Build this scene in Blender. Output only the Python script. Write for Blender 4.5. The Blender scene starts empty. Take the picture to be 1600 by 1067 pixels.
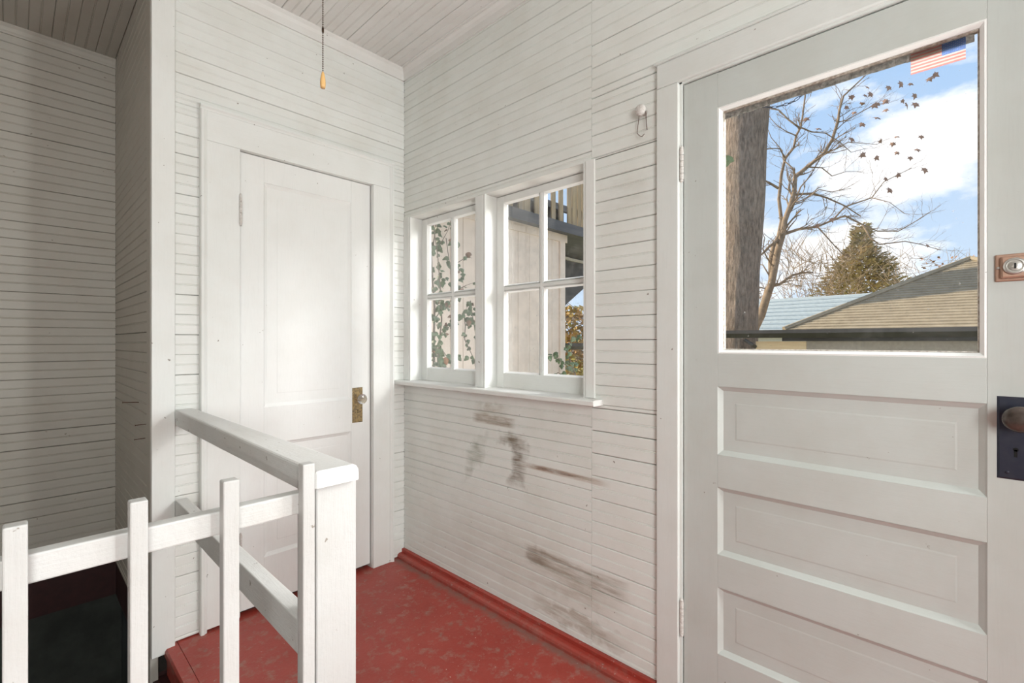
import bpy, bmesh, math, random
from mathutils import Vector, Matrix, noise
random.seed(7)
C = bpy.context.scene
COL = C.collection
R = math.radians

# ------------------------------------------------------------------ camera, world, lights, exposure
CAMZ = 1.225
TH = math.atan(778 / 739.)
cd = bpy.data.cameras.new('camera'); cam = bpy.data.objects.new('camera', cd); COL.objects.link(cam)
cam.location = (0, 0, CAMZ); cam.rotation_euler = (R(90), 0, -TH)
cd.sensor_width = 36; cd.lens = 739 / 1600. * 36; cd.clip_start = 0.02; cd.clip_end = 300
C.camera = cam
C.view_settings.view_transform = 'Standard'; C.view_settings.look = 'None'
C.view_settings.gamma = 1; C.view_settings.use_curve_mapping = False
C.view_settings.exposure = 0.58

FX, FY = math.sin(TH), math.cos(TH)
def ray(px):
    u = (px - 800) / 739.
    return FX + u * FY, FY - u * FX
def onx(px, X, py=533.5):           # point where the sight line through a pixel meets the wall x = X
    a, b = ray(px); d = X / a
    return Vector((X, b * d, CAMZ - d * (py - 533.5) / 739.))
def ony(px, Y, py=533.5):
    a, b = ray(px); d = Y / b
    return Vector((a * d, Y, CAMZ - d * (py - 533.5) / 739.))
def at(px, py, d):
    a, b = ray(px)
    return Vector((a * d, b * d, CAMZ - d * (py - 533.5) / 739.))

def world():
    w = bpy.data.worlds.new('sky'); C.world = w; w.use_nodes = True
    nt = w.node_tree; n = nt.nodes; l = nt.links; n.clear()
    out = n.new('ShaderNodeOutputWorld'); bg = n.new('ShaderNodeBackground')
    tc = n.new('ShaderNodeTexCoord'); sep = n.new('ShaderNodeSeparateXYZ')
    l.new(tc.outputs['Generated'], sep.inputs[0])
    ramp = n.new('ShaderNodeValToRGB'); e = ramp.color_ramp.elements
    e[0].position = 0.0; e[0].color = (.56, .67, .79, 1)
    e[1].position = 0.50; e[1].color = (.30, .475, .735, 1)
    l.new(sep.outputs[2], ramp.inputs[0])
    mp = n.new('ShaderNodeMapping'); mp.inputs['Scale'].default_value = (1, 1, 2.3)
    mp.inputs['Location'].default_value = (6.6, 6.1, .3)
    l.new(tc.outputs['Generated'], mp.inputs[0])
    nz = n.new('ShaderNodeTexNoise'); nz.inputs['Scale'].default_value = 4.0
    nz.inputs['Detail'].default_value = 9; nz.inputs['Roughness'].default_value = .58
    l.new(mp.outputs[0], nz.inputs['Vector'])
    cr = n.new('ShaderNodeValToRGB'); cr.color_ramp.elements[0].position = .47
    cr.color_ramp.elements[1].position = .60
    l.new(nz.outputs[0], cr.inputs[0])
    mix = n.new('ShaderNodeMix'); mix.data_type = 'RGBA'
    l.new(cr.outputs[0], mix.inputs[0]); l.new(ramp.outputs[0], mix.inputs[6])
    mix.inputs[7].default_value = (.95, .95, .96, 1)
    l.new(mix.outputs[2], bg.inputs[0]); bg.inputs[1].default_value = 0.87
    l.new(bg.outputs[0], out.inputs[0])
world()

def lamp(name, kind, loc, target, energy, color=(1, 1, 1), size=None, size_y=None, angle=None, spread=None):
    d = bpy.data.lights.new(name, kind); d.energy = energy; d.color = color
    if size:
        if kind == 'AREA':
            d.shape = 'RECTANGLE'; d.size = size; d.size_y = size_y or size
        else: d.shadow_soft_size = size
    if angle: d.angle = angle
    if spread: d.spread = R(spread)
    o = bpy.data.objects.new(name, d); COL.objects.link(o); o.location = loc
    o.rotation_euler = (Vector(target) - Vector(loc)).to_track_quat('-Z', 'Y').to_euler()
    return o
lamp('sun', 'SUN', (0, 0, 10), (.2, -.85, 9.5), 4.9, (1, .84, .62), angle=R(.6))
lamp('added_fill_door', 'AREA', (3.3, -1.64, 2.95), (1.56, .26, 1.58), 36, (1, 1, .98), 1.7, 1.5, spread=60)  # lamp added outside the door glass to strengthen the sky's daylight
lamp('added_fill_side', 'AREA', (1.44, -1.0, 1.35), (.85, 2.3, .85), 17, (.95, 1, .99), .17, 1.0)  # fill lamp added indoors behind the camera, close to the right wall
lamp('added_fill_front', 'AREA', (-.45, -1.40, 1.45), (1.25, 1.4, 1.0), 46, (.95, 1, .99), 1.2, 1.1)  # broad fill lamp added indoors, out of view in front of the closed wall
lamp('added_fill_bounce', 'AREA', (2.45, 1.3, .15), (1.75, 1.5, 1.9), 18.5, (1, .97, .92), .9, 1.6)  # lamp added low outside the windows, stands in for light off the ground

# ------------------------------------------------------------------ materials
def new_mat(name):
    m = bpy.data.materials.new(name); m.use_nodes = True
    return m, m.node_tree.nodes, m.node_tree.links, m.node_tree.nodes['Principled BSDF']
def math_node(n, l, op, a, b=None, clamp=False):
    m = n.new('ShaderNodeMath'); m.operation = op; m.use_clamp = clamp
    for i, v in enumerate((a, b)):
        if v is None: continue
        if isinstance(v, (int, float)): m.inputs[i].default_value = v
        else: l.new(v, m.inputs[i])
    return m.outputs[0]
def mixc(n, l, fac, a, b):
    m = n.new('ShaderNodeMix'); m.data_type = 'RGBA'
    for i, v in ((0, fac), (6, a), (7, b)):
        if isinstance(v, tuple): m.inputs[i].default_value = v + (1,) if len(v) == 3 else v
        elif isinstance(v, (int, float)): m.inputs[i].default_value = v
        else: l.new(v, m.inputs[i])
    return m.outputs[2]
def noise_node(n, l, vec, scale, detail=4, rough=.55, sc=(1, 1, 1), loc=(0, 0, 0)):
    mp = n.new('ShaderNodeMapping'); mp.inputs['Scale'].default_value = sc; mp.inputs['Location'].default_value = loc
    l.new(vec, mp.inputs[0])
    t = n.new('ShaderNodeTexNoise'); t.inputs['Scale'].default_value = scale
    t.inputs['Detail'].default_value = detail; t.inputs['Roughness'].default_value = rough
    l.new(mp.outputs[0], t.inputs['Vector'])
    return t.outputs[0]
def ramp_node(n, l, fac, p0, p1, c0=(0, 0, 0), c1=(1, 1, 1)):
    r = n.new('ShaderNodeValToRGB'); e = r.color_ramp.elements
    e[0].position = p0; e[1].position = p1; e[0].color = c0 + (1,); e[1].color = c1 + (1,)
    l.new(fac, r.inputs[0]); return r.outputs[0]
def bump(n, l, bsdf, h, strength, dist=.002):
    b = n.new('ShaderNodeBump'); b.inputs['Strength'].default_value = strength
    b.inputs['Distance'].default_value = dist
    l.new(h, b.inputs['Height']); l.new(b.outputs[0], bsdf.inputs['Normal'])

def paint_mat(name, col, rough=.45, axis='Z', grime=.35, tint=.06, chips=True, relief=.25, stains=None, chip=.745):
    """old brushed paint: grain along one axis, faint dirt, specks, chips"""
    m, n, l, b = new_mat(name)
    g = n.new('ShaderNodeNewGeometry'); pos = g.outputs['Position']
    sc = {'X': (.06, 1, 1), 'Y': (1, .06, 1), 'Z': (1, 1, .06), 'N': (1, 1, 1)}[axis]
    grain = noise_node(n, l, pos, 260, 3, .6, sc)
    blot = noise_node(n, l, pos, 5.5, 5, .6)
    c = mixc(n, l, math_node(n, l, 'MULTIPLY', ramp_node(n, l, blot, .42, .75), grime),
             col, tuple(x * y for x, y in zip(col, (.80, .76, .70))))
    c = mixc(n, l, math_node(n, l, 'MULTIPLY', ramp_node(n, l, grain, .50, .85), .22), c, tuple(x * .80 for x in col))
    oi = n.new('ShaderNodeObjectInfo')
    c = mixc(n, l, math_node(n, l, 'MULTIPLY', oi.outputs['Random'], tint), c, tuple(x * .62 for x in col))
    if stains:
        sp = n.new('ShaderNodeSeparateXYZ'); l.new(pos, sp.inputs[0])
        w1 = math_node(n, l, 'MULTIPLY', math_node(n, l, 'SUBTRACT', noise_node(n, l, pos, 9, 4), .5), .16)
        w2 = math_node(n, l, 'MULTIPLY', math_node(n, l, 'SUBTRACT', noise_node(n, l, pos, 11, 4, loc=(5, 3, 1)), .5), .13)
        yy0 = math_node(n, l, 'ADD', sp.outputs[1], 0.0); zz0 = math_node(n, l, 'ADD', sp.outputs[2], 0.0)
        yy = math_node(n, l, 'ADD', yy0, w1); zz = math_node(n, l, 'ADD', zz0, w2)
        streak = noise_node(n, l, pos, 60, 4, .65, (1, .12, 1))
        for (yc, zc, hy, hz, soft, amt, slope, colr, crisp) in stains:
            ys, zs = (yy0, zz0) if crisp else (yy, zz)
            dz = math_node(n, l, 'SUBTRACT', zs, zc)
            dy = math_node(n, l, 'SUBTRACT', ys, yc)
            dz = math_node(n, l, 'SUBTRACT', dz, math_node(n, l, 'MULTIPLY', dy, slope))
            a = math_node(n, l, 'DIVIDE', math_node(n, l, 'ABSOLUTE', dy), hy)
            bb = math_node(n, l, 'DIVIDE', math_node(n, l, 'ABSOLUTE', dz), hz)
            mx = math_node(n, l, 'MAXIMUM', a, bb)
            f = math_node(n, l, 'DIVIDE', math_node(n, l, 'SUBTRACT', 1.0, mx), soft, True)
            f = math_node(n, l, 'MULTIPLY', f, math_node(n, l, 'MULTIPLY', ramp_node(n, l, streak, .25, .7), amt))
            c = mixc(n, l, f, c, colr)
    if chips:
        ch = noise_node(n, l, pos, 42, 3, .5)
        c = mixc(n, l, math_node(n, l, 'MULTIPLY', ramp_node(n, l, ch, chip, chip + .02), .75), c, (.20, .16, .12))
    l.new(c, b.inputs['Base Color'])
    b.inputs['Roughness'].default_value = rough
    b.inputs['Specular IOR Level'].default_value = .35
    h = math_node(n, l, 'ADD', math_node(n, l, 'MULTIPLY', grain, .5), noise_node(n, l, pos, 60, 4, .6))
    bump(n, l, b, h, relief, .0012)
    return m

WHITE = (.78, .785, .755)
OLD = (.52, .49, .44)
def S(y0, y1, z0, z1, soft, amt, slope=0., col=(.25, .20, .145), crisp=False):
    return ((y0 + y1) / 2, (z0 + z1) / 2, (y1 - y0) / 2, (z1 - z0) / 2, soft, amt, slope, col, crisp)
STAINS = [
    S(1.44, 1.735, .832, .880, .30, 1.0, 0, (.30, .23, .16), True),
    S(1.47, 1.735, .86, .935, .8, .7, 0, (.34, .28, .20)),
    S(1.62, 1.80, .60, .76, .75, .85, -.8, (.27, .28, .21)),
    S(1.37, 1.56, .74, .82, .7, 1.3, 0, (.22, .18, .13)),
    S(1.37, 1.50, .57, .80, .7, 1.3, 0, (.22, .18, .14)),
    S(.95, 1.45, .672, .700, .5, 1.0, 0, (.33, .20, .12), True),
    S(1.10, 1.36, .680, .692, .5, 1.2, 0, (.22, .12, .08), True),
    S(.87, 1.395, .26, .345, .25, .85, 0, (.30, .25, .19), True),
    S(1.25, 1.40, .27, .345, .6, .8, 0, (.22, .18, .14)),
    S(.87, 1.39, .17, .30, .7, .55, 0, (.36, .30, .23)),
    S(.86, 1.36, .075, .15, .5, .8, 0, (.34, .28, .21)),
    S(1.1, 1.9, .05, .45, .6, .22, 0, (.42, .36, .28)),
    S(.75, 1.0, 1.68, 1.86, .7, .25, 0, (.30, .25, .20)),
]
M = {}
M['board_x'] = paint_mat('white_board_paint_x', WHITE, axis='X')
M['board_y'] = paint_mat('white_board_paint_y', (.785, .80, .765), axis='Y', stains=STAINS)
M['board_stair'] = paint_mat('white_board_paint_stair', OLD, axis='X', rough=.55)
M['board_ceiling'] = paint_mat('white_ceiling_paint', (.78, .765, .74), axis='Y')
M['trim_z'] = paint_mat('white_trim_paint', (.79, .795, .77), axis='Z', grime=.25)
M['trim_y'] = paint_mat('white_trim_paint_y', (.77, .775, .75), axis='Y', grime=.3)
M['trim_x'] = paint_mat('white_trim_paint_x', (.79, .795, .77), axis='X', grime=.25)
M['casing_z'] = paint_mat('outer_casing_paint_z', (.70, .715, .69), axis='Z', grime=.3, tint=.03)
M['casing_y'] = paint_mat('outer_casing_paint_y', (.70, .715, .69), axis='Y', grime=.3, tint=.03)
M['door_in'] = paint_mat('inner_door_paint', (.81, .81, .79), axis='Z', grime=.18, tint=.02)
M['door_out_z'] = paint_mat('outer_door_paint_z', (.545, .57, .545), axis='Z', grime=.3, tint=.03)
M['door_out_y'] = paint_mat('outer_door_paint_y', (.545, .57, .545), axis='Y', grime=.3, tint=.03)
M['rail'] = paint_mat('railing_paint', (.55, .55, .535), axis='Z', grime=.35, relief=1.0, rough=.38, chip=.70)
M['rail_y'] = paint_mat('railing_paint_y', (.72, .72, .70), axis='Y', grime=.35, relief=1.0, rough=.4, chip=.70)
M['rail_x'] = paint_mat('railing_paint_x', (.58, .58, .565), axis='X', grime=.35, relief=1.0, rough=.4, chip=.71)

def floor_mat(name, worn):
    m, n, l, b = new_mat(name)
    g = n.new('ShaderNodeNewGeometry'); pos = g.outputs['Position']
    red = mixc(n, l, ramp_node(n, l, noise_node(n, l, pos, 3.5, 5, .6), .3, .75), (.32, .038, .025), (.39, .060, .043))
    scuff = noise_node(n, l, pos, 19, 10, .74)
    c = mixc(n, l, math_node(n, l, 'MULTIPLY', ramp_node(n, l, scuff, .51, .66), worn), red, (.33, .19, .155))
    dirt = noise_node(n, l, pos, 16, 7, .7, loc=(7, 2, 0))
    c = mixc(n, l, math_node(n, l, 'MULTIPLY', ramp_node(n, l, dirt, .60, .70), .55), c, (.20, .16, .13))
    sp = noise_node(n, l, pos, 75, 3, .6, loc=(1, 9, 0))
    c = mixc(n, l, math_node(n, l, 'MULTIPLY', ramp_node(n, l, sp, .68, .73), .8), c, (.55, .47, .42))
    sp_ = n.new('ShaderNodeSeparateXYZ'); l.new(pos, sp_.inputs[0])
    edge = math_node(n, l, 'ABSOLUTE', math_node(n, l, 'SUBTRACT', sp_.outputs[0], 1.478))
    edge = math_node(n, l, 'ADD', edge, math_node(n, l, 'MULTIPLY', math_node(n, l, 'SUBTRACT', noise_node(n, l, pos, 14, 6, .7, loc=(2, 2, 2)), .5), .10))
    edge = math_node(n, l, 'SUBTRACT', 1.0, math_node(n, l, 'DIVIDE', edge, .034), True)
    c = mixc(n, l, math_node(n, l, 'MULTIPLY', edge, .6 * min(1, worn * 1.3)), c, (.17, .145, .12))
    l.new(c, b.inputs['Base Color'])
    l.new(ramp_node(n, l, scuff, .3, .7, (.30,) * 3, (.55,) * 3), b.inputs['Roughness'])
    bump(n, l, b, math_node(n, l, 'ADD', scuff, sp), .35, .002)
    return m
M['floor'] = floor_mat('red_floor_paint', .75)
M['base'] = floor_mat('red_baseboard_paint', .35)

def simple(name, col, rough=.5, metal=0, var=.0, scale=30, relief=0., col2=None):
    m, n, l, b = new_mat(name)
    g = n.new('ShaderNodeNewGeometry'); pos = g.outputs['Position']
    nz = noise_node(n, l, pos, scale, 5, .6)
    c2 = col2 or tuple(x * (1 - var) for x in col)
    l.new(mixc(n, l, ramp_node(n, l, nz, .35, .65), col, c2), b.inputs['Base Color'])
    b.inputs['Roughness'].default_value = rough; b.inputs['Metallic'].default_value = metal
    if relief: bump(n, l, b, nz, relief, .003)
    return m
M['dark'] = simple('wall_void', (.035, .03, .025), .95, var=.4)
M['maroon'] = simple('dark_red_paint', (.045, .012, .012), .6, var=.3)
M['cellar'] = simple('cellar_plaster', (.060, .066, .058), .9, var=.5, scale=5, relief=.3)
M['brass'] = simple('aged_brass', (.50, .36, .17), .38, .85, scale=120, col2=(.20, .16, .11), relief=.1)
M['copper'] = simple('copper_finish', (.46, .29, .215), .38, .6, var=.15, scale=60)
M['black_metal'] = simple('blackened_lock_metal', (.022, .025, .045), .35, .4, scale=60, col2=(.030, .033, .05), relief=.05)
M['knob_metal'] = simple('brown_mineral_knob', (.045, .034, .028), .18, .2, scale=60, col2=(.08, .06, .05))
M['steel'] = simple('dull_steel', (.55, .53, .50), .3, .9, var=.2)
M['rust'] = simple('rusty_wire', (.13, .055, .035), .7, .3, var=.4, scale=200)
M['hinge'] = simple('painted_hinge', (.70, .68, .65), .5, 0, scale=150, col2=(.52, .47, .43), relief=.3)
M['hole'] = simple('keyhole_dark', (.006, .006, .006), .9)
M['chain'] = simple('bronze_bead_chain', (.09, .055, .035), .35, .9, var=.4, scale=300)
M['porcelain'] = simple('porcelain', (.72, .70, .66), .3, 0, var=.12, scale=90)
def wood_mat(name, a, bcol, sc=(1, 1, .1), scale=60, rough=.4):
    m, n, l, b = new_mat(name)
    g = n.new('ShaderNodeNewGeometry')
    t = noise_node(n, l, g.outputs['Position'], scale, 5, .6, sc)
    l.new(mixc(n, l, ramp_node(n, l, t, .3, .7), a, bcol), b.inputs['Base Color'])
    b.inputs['Roughness'].default_value = rough
    bump(n, l, b, t, .3, .003)
    return m
M['pull'] = wood_mat('varnished_pull_wood', (.78, .50, .22), (.62, .34, .10), scale=90, rough=.25)
M['lumber'] = wood_mat('fresh_lumber', (.86, .68, .44), (.76, .55, .32), (1, .1, 1), 40, .7)
M['picket'] = wood_mat('weathered_picket', (.42, .33, .20), (.25, .20, .14), scale=25, rough=.9)
M['deck'] = wood_mat('dark_deck_timber', (.075, .080, .090), (.13, .13, .14), (.1, 1, 1), 20, .9)
M['siding'] = simple('beige_siding_paint', (.70, .605, .525), .75, var=.12, scale=7, relief=.1)
M['garage_wall'] = simple('grey_beige_stucco', (.42, .37, .31), .9, var=.15, scale=25, relief=.2)
M['gutter'] = simple('dark_gutter_metal', (.055, .055, .055), .45, .2, var=.3, scale=12)
M['slate_blue'] = simple('blue_grey_shingles', (.44, .50, .50), .9, var=.16, scale=8)
M['leaf'] = simple('ivy_leaf', (.045, .085, .03), .5, 0, scale=14, col2=(.085, .12, .06))
M['leaf_brown'] = simple('withered_leaf', (.13, .075, .05), .8, 0, scale=20, col2=(.20, .11, .07))
M['leaf_red'] = simple('reddish_leaf', (.30, .12, .07), .7, 0, scale=20, col2=(.36, .20, .10))
M['stem'] = simple('vine_stem', (.13, .10, .075), .8, var=.3)
M['twig'] = simple('twig_bark', (.30, .225, .155), .9, var=.45, scale=10)
M['twig_far'] = simple('far_twigs', (.36, .27, .18), .9, var=.3, scale=10)
M['conifer'] = simple('conifer_needles', (.36, .32, .16), .9, scale=1.6, col2=(.55, .44, .27))
M['hedge'] = simple('sunlit_shrub_leaf', (.38, .33, .08), .8, scale=2.5, col2=(.50, .27, .10))
M['grass'] = simple('dry_lawn', (.30, .27, .10), .95, scale=6, col2=(.22, .24, .08), relief=.4)
M['fence'] = simple('dark_fence_rail', (.075, .07, .055), .9, var=.3)
M['house_white'] = simple('white_house_paint', (.75, .72, .68), .8, var=.1)

def bark_mat():
    m, n, l, b = new_mat('furrowed_bark')
    g = n.new('ShaderNodeNewGeometry'); pos = g.outputs['Position']
    t = noise_node(n, l, pos, 34, 8, .72, (1, 1, .22))
    t2 = noise_node(n, l, pos, 5, 4, .6)
    c = mixc(n, l, ramp_node(n, l, t, .38, .62), (.16, .125, .10), (.40, .32, .26))
    c = mixc(n, l, math_node(n, l, 'MULTIPLY', ramp_node(n, l, t2, .5, .7), .4), c, (.24, .22, .19))
    l.new(c, b.inputs['Base Color']); b.inputs['Roughness'].default_value = .95
    bump(n, l, b, t, 1.0, .05)
    return m
M['bark'] = bark_mat()
def shingle_mat():
    m, n, l, b = new_mat('olive_brown_shingles')
    g = n.new('ShaderNodeNewGeometry'); pos = g.outputs['Position']
    t = noise_node(n, l, pos, 9, 5, .6, (1, 1, 1))
    t2 = noise_node(n, l, pos, 60, 3, .6)
    c = mixc(n, l, ramp_node(n, l, t, .35, .65), (.28, .24, .175), (.37, .32, .235))
    c = mixc(n, l, math_node(n, l, 'MULTIPLY', t2, .5), c, (.19, .155, .10))
    l.new(c, b.inputs['Base Color']); b.inputs['Roughness'].default_value = .95
    bump(n, l, b, t2, .6, .01)
    return m
M['shingle'] = shingle_mat()

def glass_mat(name='window_glass', dust=.05, tint=(1, 1, 1)):
    m, n, l, b = new_mat(name)
    n.remove(b); out = n['Material Output']
    tr = n.new('ShaderNodeBsdfTransparent'); tr.inputs[0].default_value = tint + (1,)
    gl = n.new('ShaderNodeBsdfGlossy'); gl.inputs['Roughness'].default_value = .02
    fr = n.new('ShaderNodeFresnel'); fr.inputs[0].default_value = 1.45
    fr2 = math_node(n, l, 'MULTIPLY', fr.outputs[0], .22)
    mx = n.new('ShaderNodeMixShader'); l.new(fr2, mx.inputs[0])
    l.new(tr.outputs[0], mx.inputs[1]); l.new(gl.outputs[0], mx.inputs[2])
    df = n.new('ShaderNodeBsdfDiffuse'); df.inputs[0].default_value = (.8, .8, .78, 1)
    g = n.new('ShaderNodeNewGeometry')
    sp = ramp_node(n, l, noise_node(n, l, g.outputs['Position'], 95, 3, .6), .70, .76)
    sm = ramp_node(n, l, noise_node(n, l, g.outputs['Position'], 6, 5, .7), .45, .8)
    f = math_node(n, l, 'ADD', math_node(n, l, 'MULTIPLY', sp, .45), math_node(n, l, 'MULTIPLY', sm, dust), True)
    m2 = n.new('ShaderNodeMixShader'); l.new(f, m2.inputs[0]); l.new(mx.outputs[0], m2.inputs[1]); l.new(df.outputs[0], m2.inputs[2])
    l.new(m2.outputs[0], out.inputs[0])
    return m
M['glass'] = glass_mat()
M['glass_dusty'] = glass_mat('dusty_window_glass', .16)
def crystal_mat():
    m, n, l, b = new_mat('cut_glass')
    b.inputs['Base Color'].default_value = (.93, .95, .95, 1); b.inputs['Roughness'].default_value = .03
    b.inputs['Transmission Weight'].default_value = .85; b.inputs['IOR'].default_value = 1.5
    return m
M['crystal'] = crystal_mat()
M['weather'] = simple('grimy_weatherstrip', (.30, .28, .25), .6, scale=90, col2=(.10, .095, .085), relief=.6)
M['putty'] = paint_mat('white_putty', (.86, .86, .84), axis='N', grime=.1, rough=.35)
M['caulk_edge'] = simple('old_glazing_edge', (.55, .51, .45), .7, scale=120, col2=(.25, .20, .15), relief=.5)

# ------------------------------------------------------------------ mesh helpers
class MB:
    def __init__(s): s.v = []; s.f = []; s.mi = []
    def add(s, vs, fs, k=0):
        o = len(s.v); s.v += [tuple(v) for v in vs]; s.f += [tuple(i + o for i in f) for f in fs]; s.mi += [k] * len(fs)
    def box(s, x0, x1, y0, y1, z0, z1, k=0):
        x0, x1 = sorted((x0, x1)); y0, y1 = sorted((y0, y1)); z0, z1 = sorted((z0, z1))
        s.add([(x0, y0, z0), (x1, y0, z0), (x1, y1, z0), (x0, y1, z0), (x0, y0, z1), (x1, y0, z1), (x1, y1, z1), (x0, y1, z1)],
              [(0, 3, 2, 1), (4, 5, 6, 7), (0, 1, 5, 4), (1, 2, 6, 5), (2, 3, 7, 6), (3, 0, 4, 7)], k); return s
    def bbox(s, x0, x1, y0, y1, z0, z1, r=.003, k=0):
        """box with all edges chamfered by r"""
        x0, x1 = sorted((x0, x1)); y0, y1 = sorted((y0, y1)); z0, z1 = sorted((z0, z1))
        bm = bmesh.new(); bmesh.ops.create_cube(bm, size=1)
        for v in bm.verts:
            v.co = Vector((x0 if v.co.x < 0 else x1, y0 if v.co.y < 0 else y1, z0 if v.co.z < 0 else z1))
        bmesh.ops.bevel(bm, geom=bm.edges[:], offset=min(r, .45 * min(x1 - x0, y1 - y0, z1 - z0)), segments=2, profile=.5, affect='EDGES')
        s.from_bm(bm, k); return s
    def from_bm(s, bm, k=0):
        bm.verts.ensure_lookup_table(); bm.verts.index_update()
        s.add([v.co[:] for v in bm.verts], [[v.index for v in f.verts] for f in bm.faces], k); bm.free()
    def prism(s, poly, axis, a, b, k=0):
        """poly: 2-D outline; axis 'x': (y,z) extruded in x; 'y': (x,z); 'z': (x,y)"""
        def P(p, t): return {'x': (t, p[0], p[1]), 'y': (p[0], t, p[1]), 'z': (p[0], p[1], t)}[axis]
        n = len(poly); vs = [P(p, a) for p in poly] + [P(p, b) for p in poly]
        fs = [tuple(range(n))[::-1], tuple(range(n, 2 * n))] + [(i, (i + 1) % n, n + (i + 1) % n, n + i) for i in range(n)]
        s.add(vs, fs, k); return s
    def tube(s, pts, rad, seg=8, k=0, cap=True):
        pts = [Vector(p) for p in pts]
        if isinstance(rad, (int, float)): rad = [rad] * len(pts)
        rings = []; up = None; vs = []
        for i, p in enumerate(pts):
            t = (pts[min(i + 1, len(pts) - 1)] - pts[max(i - 1, 0)])
            if t.length < 1e-9: t = Vector((0, 0, 1))
            t.normalize()
            if up is None: up = Vector((0, 0, 1)) if abs(t.z) < .9 else Vector((1, 0, 0))
            sd = t.cross(up)
            if sd.length < 1e-5: sd = t.cross(Vector((1, .3, .2)))
            sd.normalize(); up = sd.cross(t).normalized()
            for j in range(seg):
                a = 2 * math.pi * j / seg
                vs.append(p + (sd * math.cos(a) + up * math.sin(a)) * rad[i])
        fs = []
        for i in range(len(pts) - 1):
            for j in range(seg):
                fs.append((i * seg + j, i * seg + (j + 1) % seg, (i + 1) * seg + (j + 1) % seg, (i + 1) * seg + j))
        if cap:
            fs.append(tuple(range(seg))[::-1]); fs.append(tuple(range((len(pts) - 1) * seg, len(pts) * seg)))
        s.add(vs, fs, k); return s
    def lathe(s, prof, origin, axis, seg=24, k=0):
        """prof: (radius, height along axis)"""
        ax = Vector(axis).normalized(); q = ax.to_track_quat('Z', 'Y'); o = Vector(origin); vs = []; fs = []
        for r, h in prof:
            for j in range(seg):
                a = 2 * math.pi * j / seg
                vs.append(o + q @ Vector((r * math.cos(a), r * math.sin(a), h)))
        for i in range(len(prof) - 1):
            for j in range(seg):
                fs.append((i * seg + j, i * seg + (j + 1) % seg, (i + 1) * seg + (j + 1) % seg, (i + 1) * seg + j))
        fs.append(tuple(range(seg))[::-1]); fs.append(tuple(range((len(prof) - 1) * seg, len(prof) * seg)))
        s.add(vs, fs, k); return s
    def mesh(s, name, mats, smooth=False):
        me = bpy.data.meshes.new(name); me.from_pydata(s.v, [], s.f)
        for m in (mats if isinstance(mats, (list, tuple)) else [mats]): me.materials.append(m)
        me.polygons.foreach_set('material_index', s.mi)
        if smooth: me.polygons.foreach_set('use_smooth', [True] * len(s.f))
        me.update(); return me
    def build(s, name, mats, parent=None, smooth=False, kind=None, recalc=True):
        me = s.mesh(name, mats, smooth)
        if recalc:
            bm = bmesh.new(); bm.from_mesh(me); bmesh.ops.recalc_face_normals(bm, faces=bm.faces); bm.to_mesh(me); bm.free()
        o = bpy.data.objects.new(name, me); COL.objects.link(o)
        if parent: o.parent = parent
        if kind: o['kind'] = kind
        return o
def link(name, me, parent, mat=None):
    o = bpy.data.objects.new(name, me); COL.objects.link(o); o.parent = parent
    if mat is not None: o.matrix_basis = mat
    return o
def empty(name, loc=(0, 0, 0), label=None, cat=None, group=None, kind=None):
    """roots stay at the world origin axes; parts are modelled in world space with inverse offset"""
    o = bpy.data.objects.new(name, None); COL.objects.link(o); o.location = loc; o.empty_display_size = .1
    tag(o, label, cat, group, kind); return o
def tag(o, label=None, cat=None, group=None, kind=None):
    if label: o['label'] = label
    if cat: o['category'] = cat
    if group: o['group'] = group
    if kind: o['kind'] = kind
    return o
def rebase(root, loc):
    """put the root Empty at the thing's base while its parts stay where they are"""
    loc = Vector(loc); root.location = loc
    for ch in root.children: ch.location = ch.location - loc

# ------------------------------------------------------------------ room constants
XR, YB = 1.541, 2.317
XP0, XP1 = .370, .447              # corner board
XS, YS = .3755, 3.30               # stair side wall, stair back wall
XW, Y0 = -1.25, -1.55              # west wall, south wall (behind the camera)
ZC, ZCS = 2.775, 2.735
PT = .012                          # board thickness
def zB(px, py, Y): return ony(px, Y, py).z
def zR(px, py, X): return onx(px, X, py).z

# ------------------------------------------------------------------ beadboard planks
_pc = {}
def plank_mesh(L, h, gap, mat, style=0):
    key = (round(L, 3), round(h, 4), gap, mat.name)
    if key in _pc: return _pc[key]
    hh = h - gap; c = .0028; mid = hh * .5; b = .0042; g = .0022
    if hh > .03:
        prof = [(0, PT), (0, c), (c, 0), (mid - b, 0), (mid - b * .55, g), (mid, .0002), (mid + b * .55, g), (mid + b, 0), (hh - c, 0), (hh, c), (hh, PT)]
    else:
        cc = min(c, hh * .2); prof = [(0, PT), (0, cc), (cc, 0), (hh - cc, 0), (hh, cc), (hh, PT)]
    m = MB(); m.prism([(y, z) for z, y in prof], 'x', 0, L)
    me = m.mesh('plank', mat)
    bm = bmesh.new(); bm.from_mesh(me); bmesh.ops.recalc_face_normals(bm, faces=bm.faces); bm.to_mesh(me); bm.free()
    _pc[key] = me; return me
ROT = {'B': Matrix.Identity(4), 'R': Matrix.Rotation(R(-90), 4, 'Z'),
       'C': Matrix(((0, 0, 1, 0), (1, 0, 0, 0), (0, 1, 0, 0), (0, 0, 0, 1))), 'L': Matrix.Rotation(R(90), 4, 'Z'), 'S': Matrix.Rotation(R(180), 4, 'Z')}
GAPS = [.0003, .0005, .0008, .0009, .0018]
def rows(z0, z1, joint, pitch):
    k = math.floor((z0 - joint) / pitch); out = []
    z = joint + k * pitch
    while z < z1 - 1e-6:
        a, b = max(z, z0), min(z + pitch, z1)
        if b - a > .006: out.append((a, b))
        z += pitch
    return out
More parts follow.
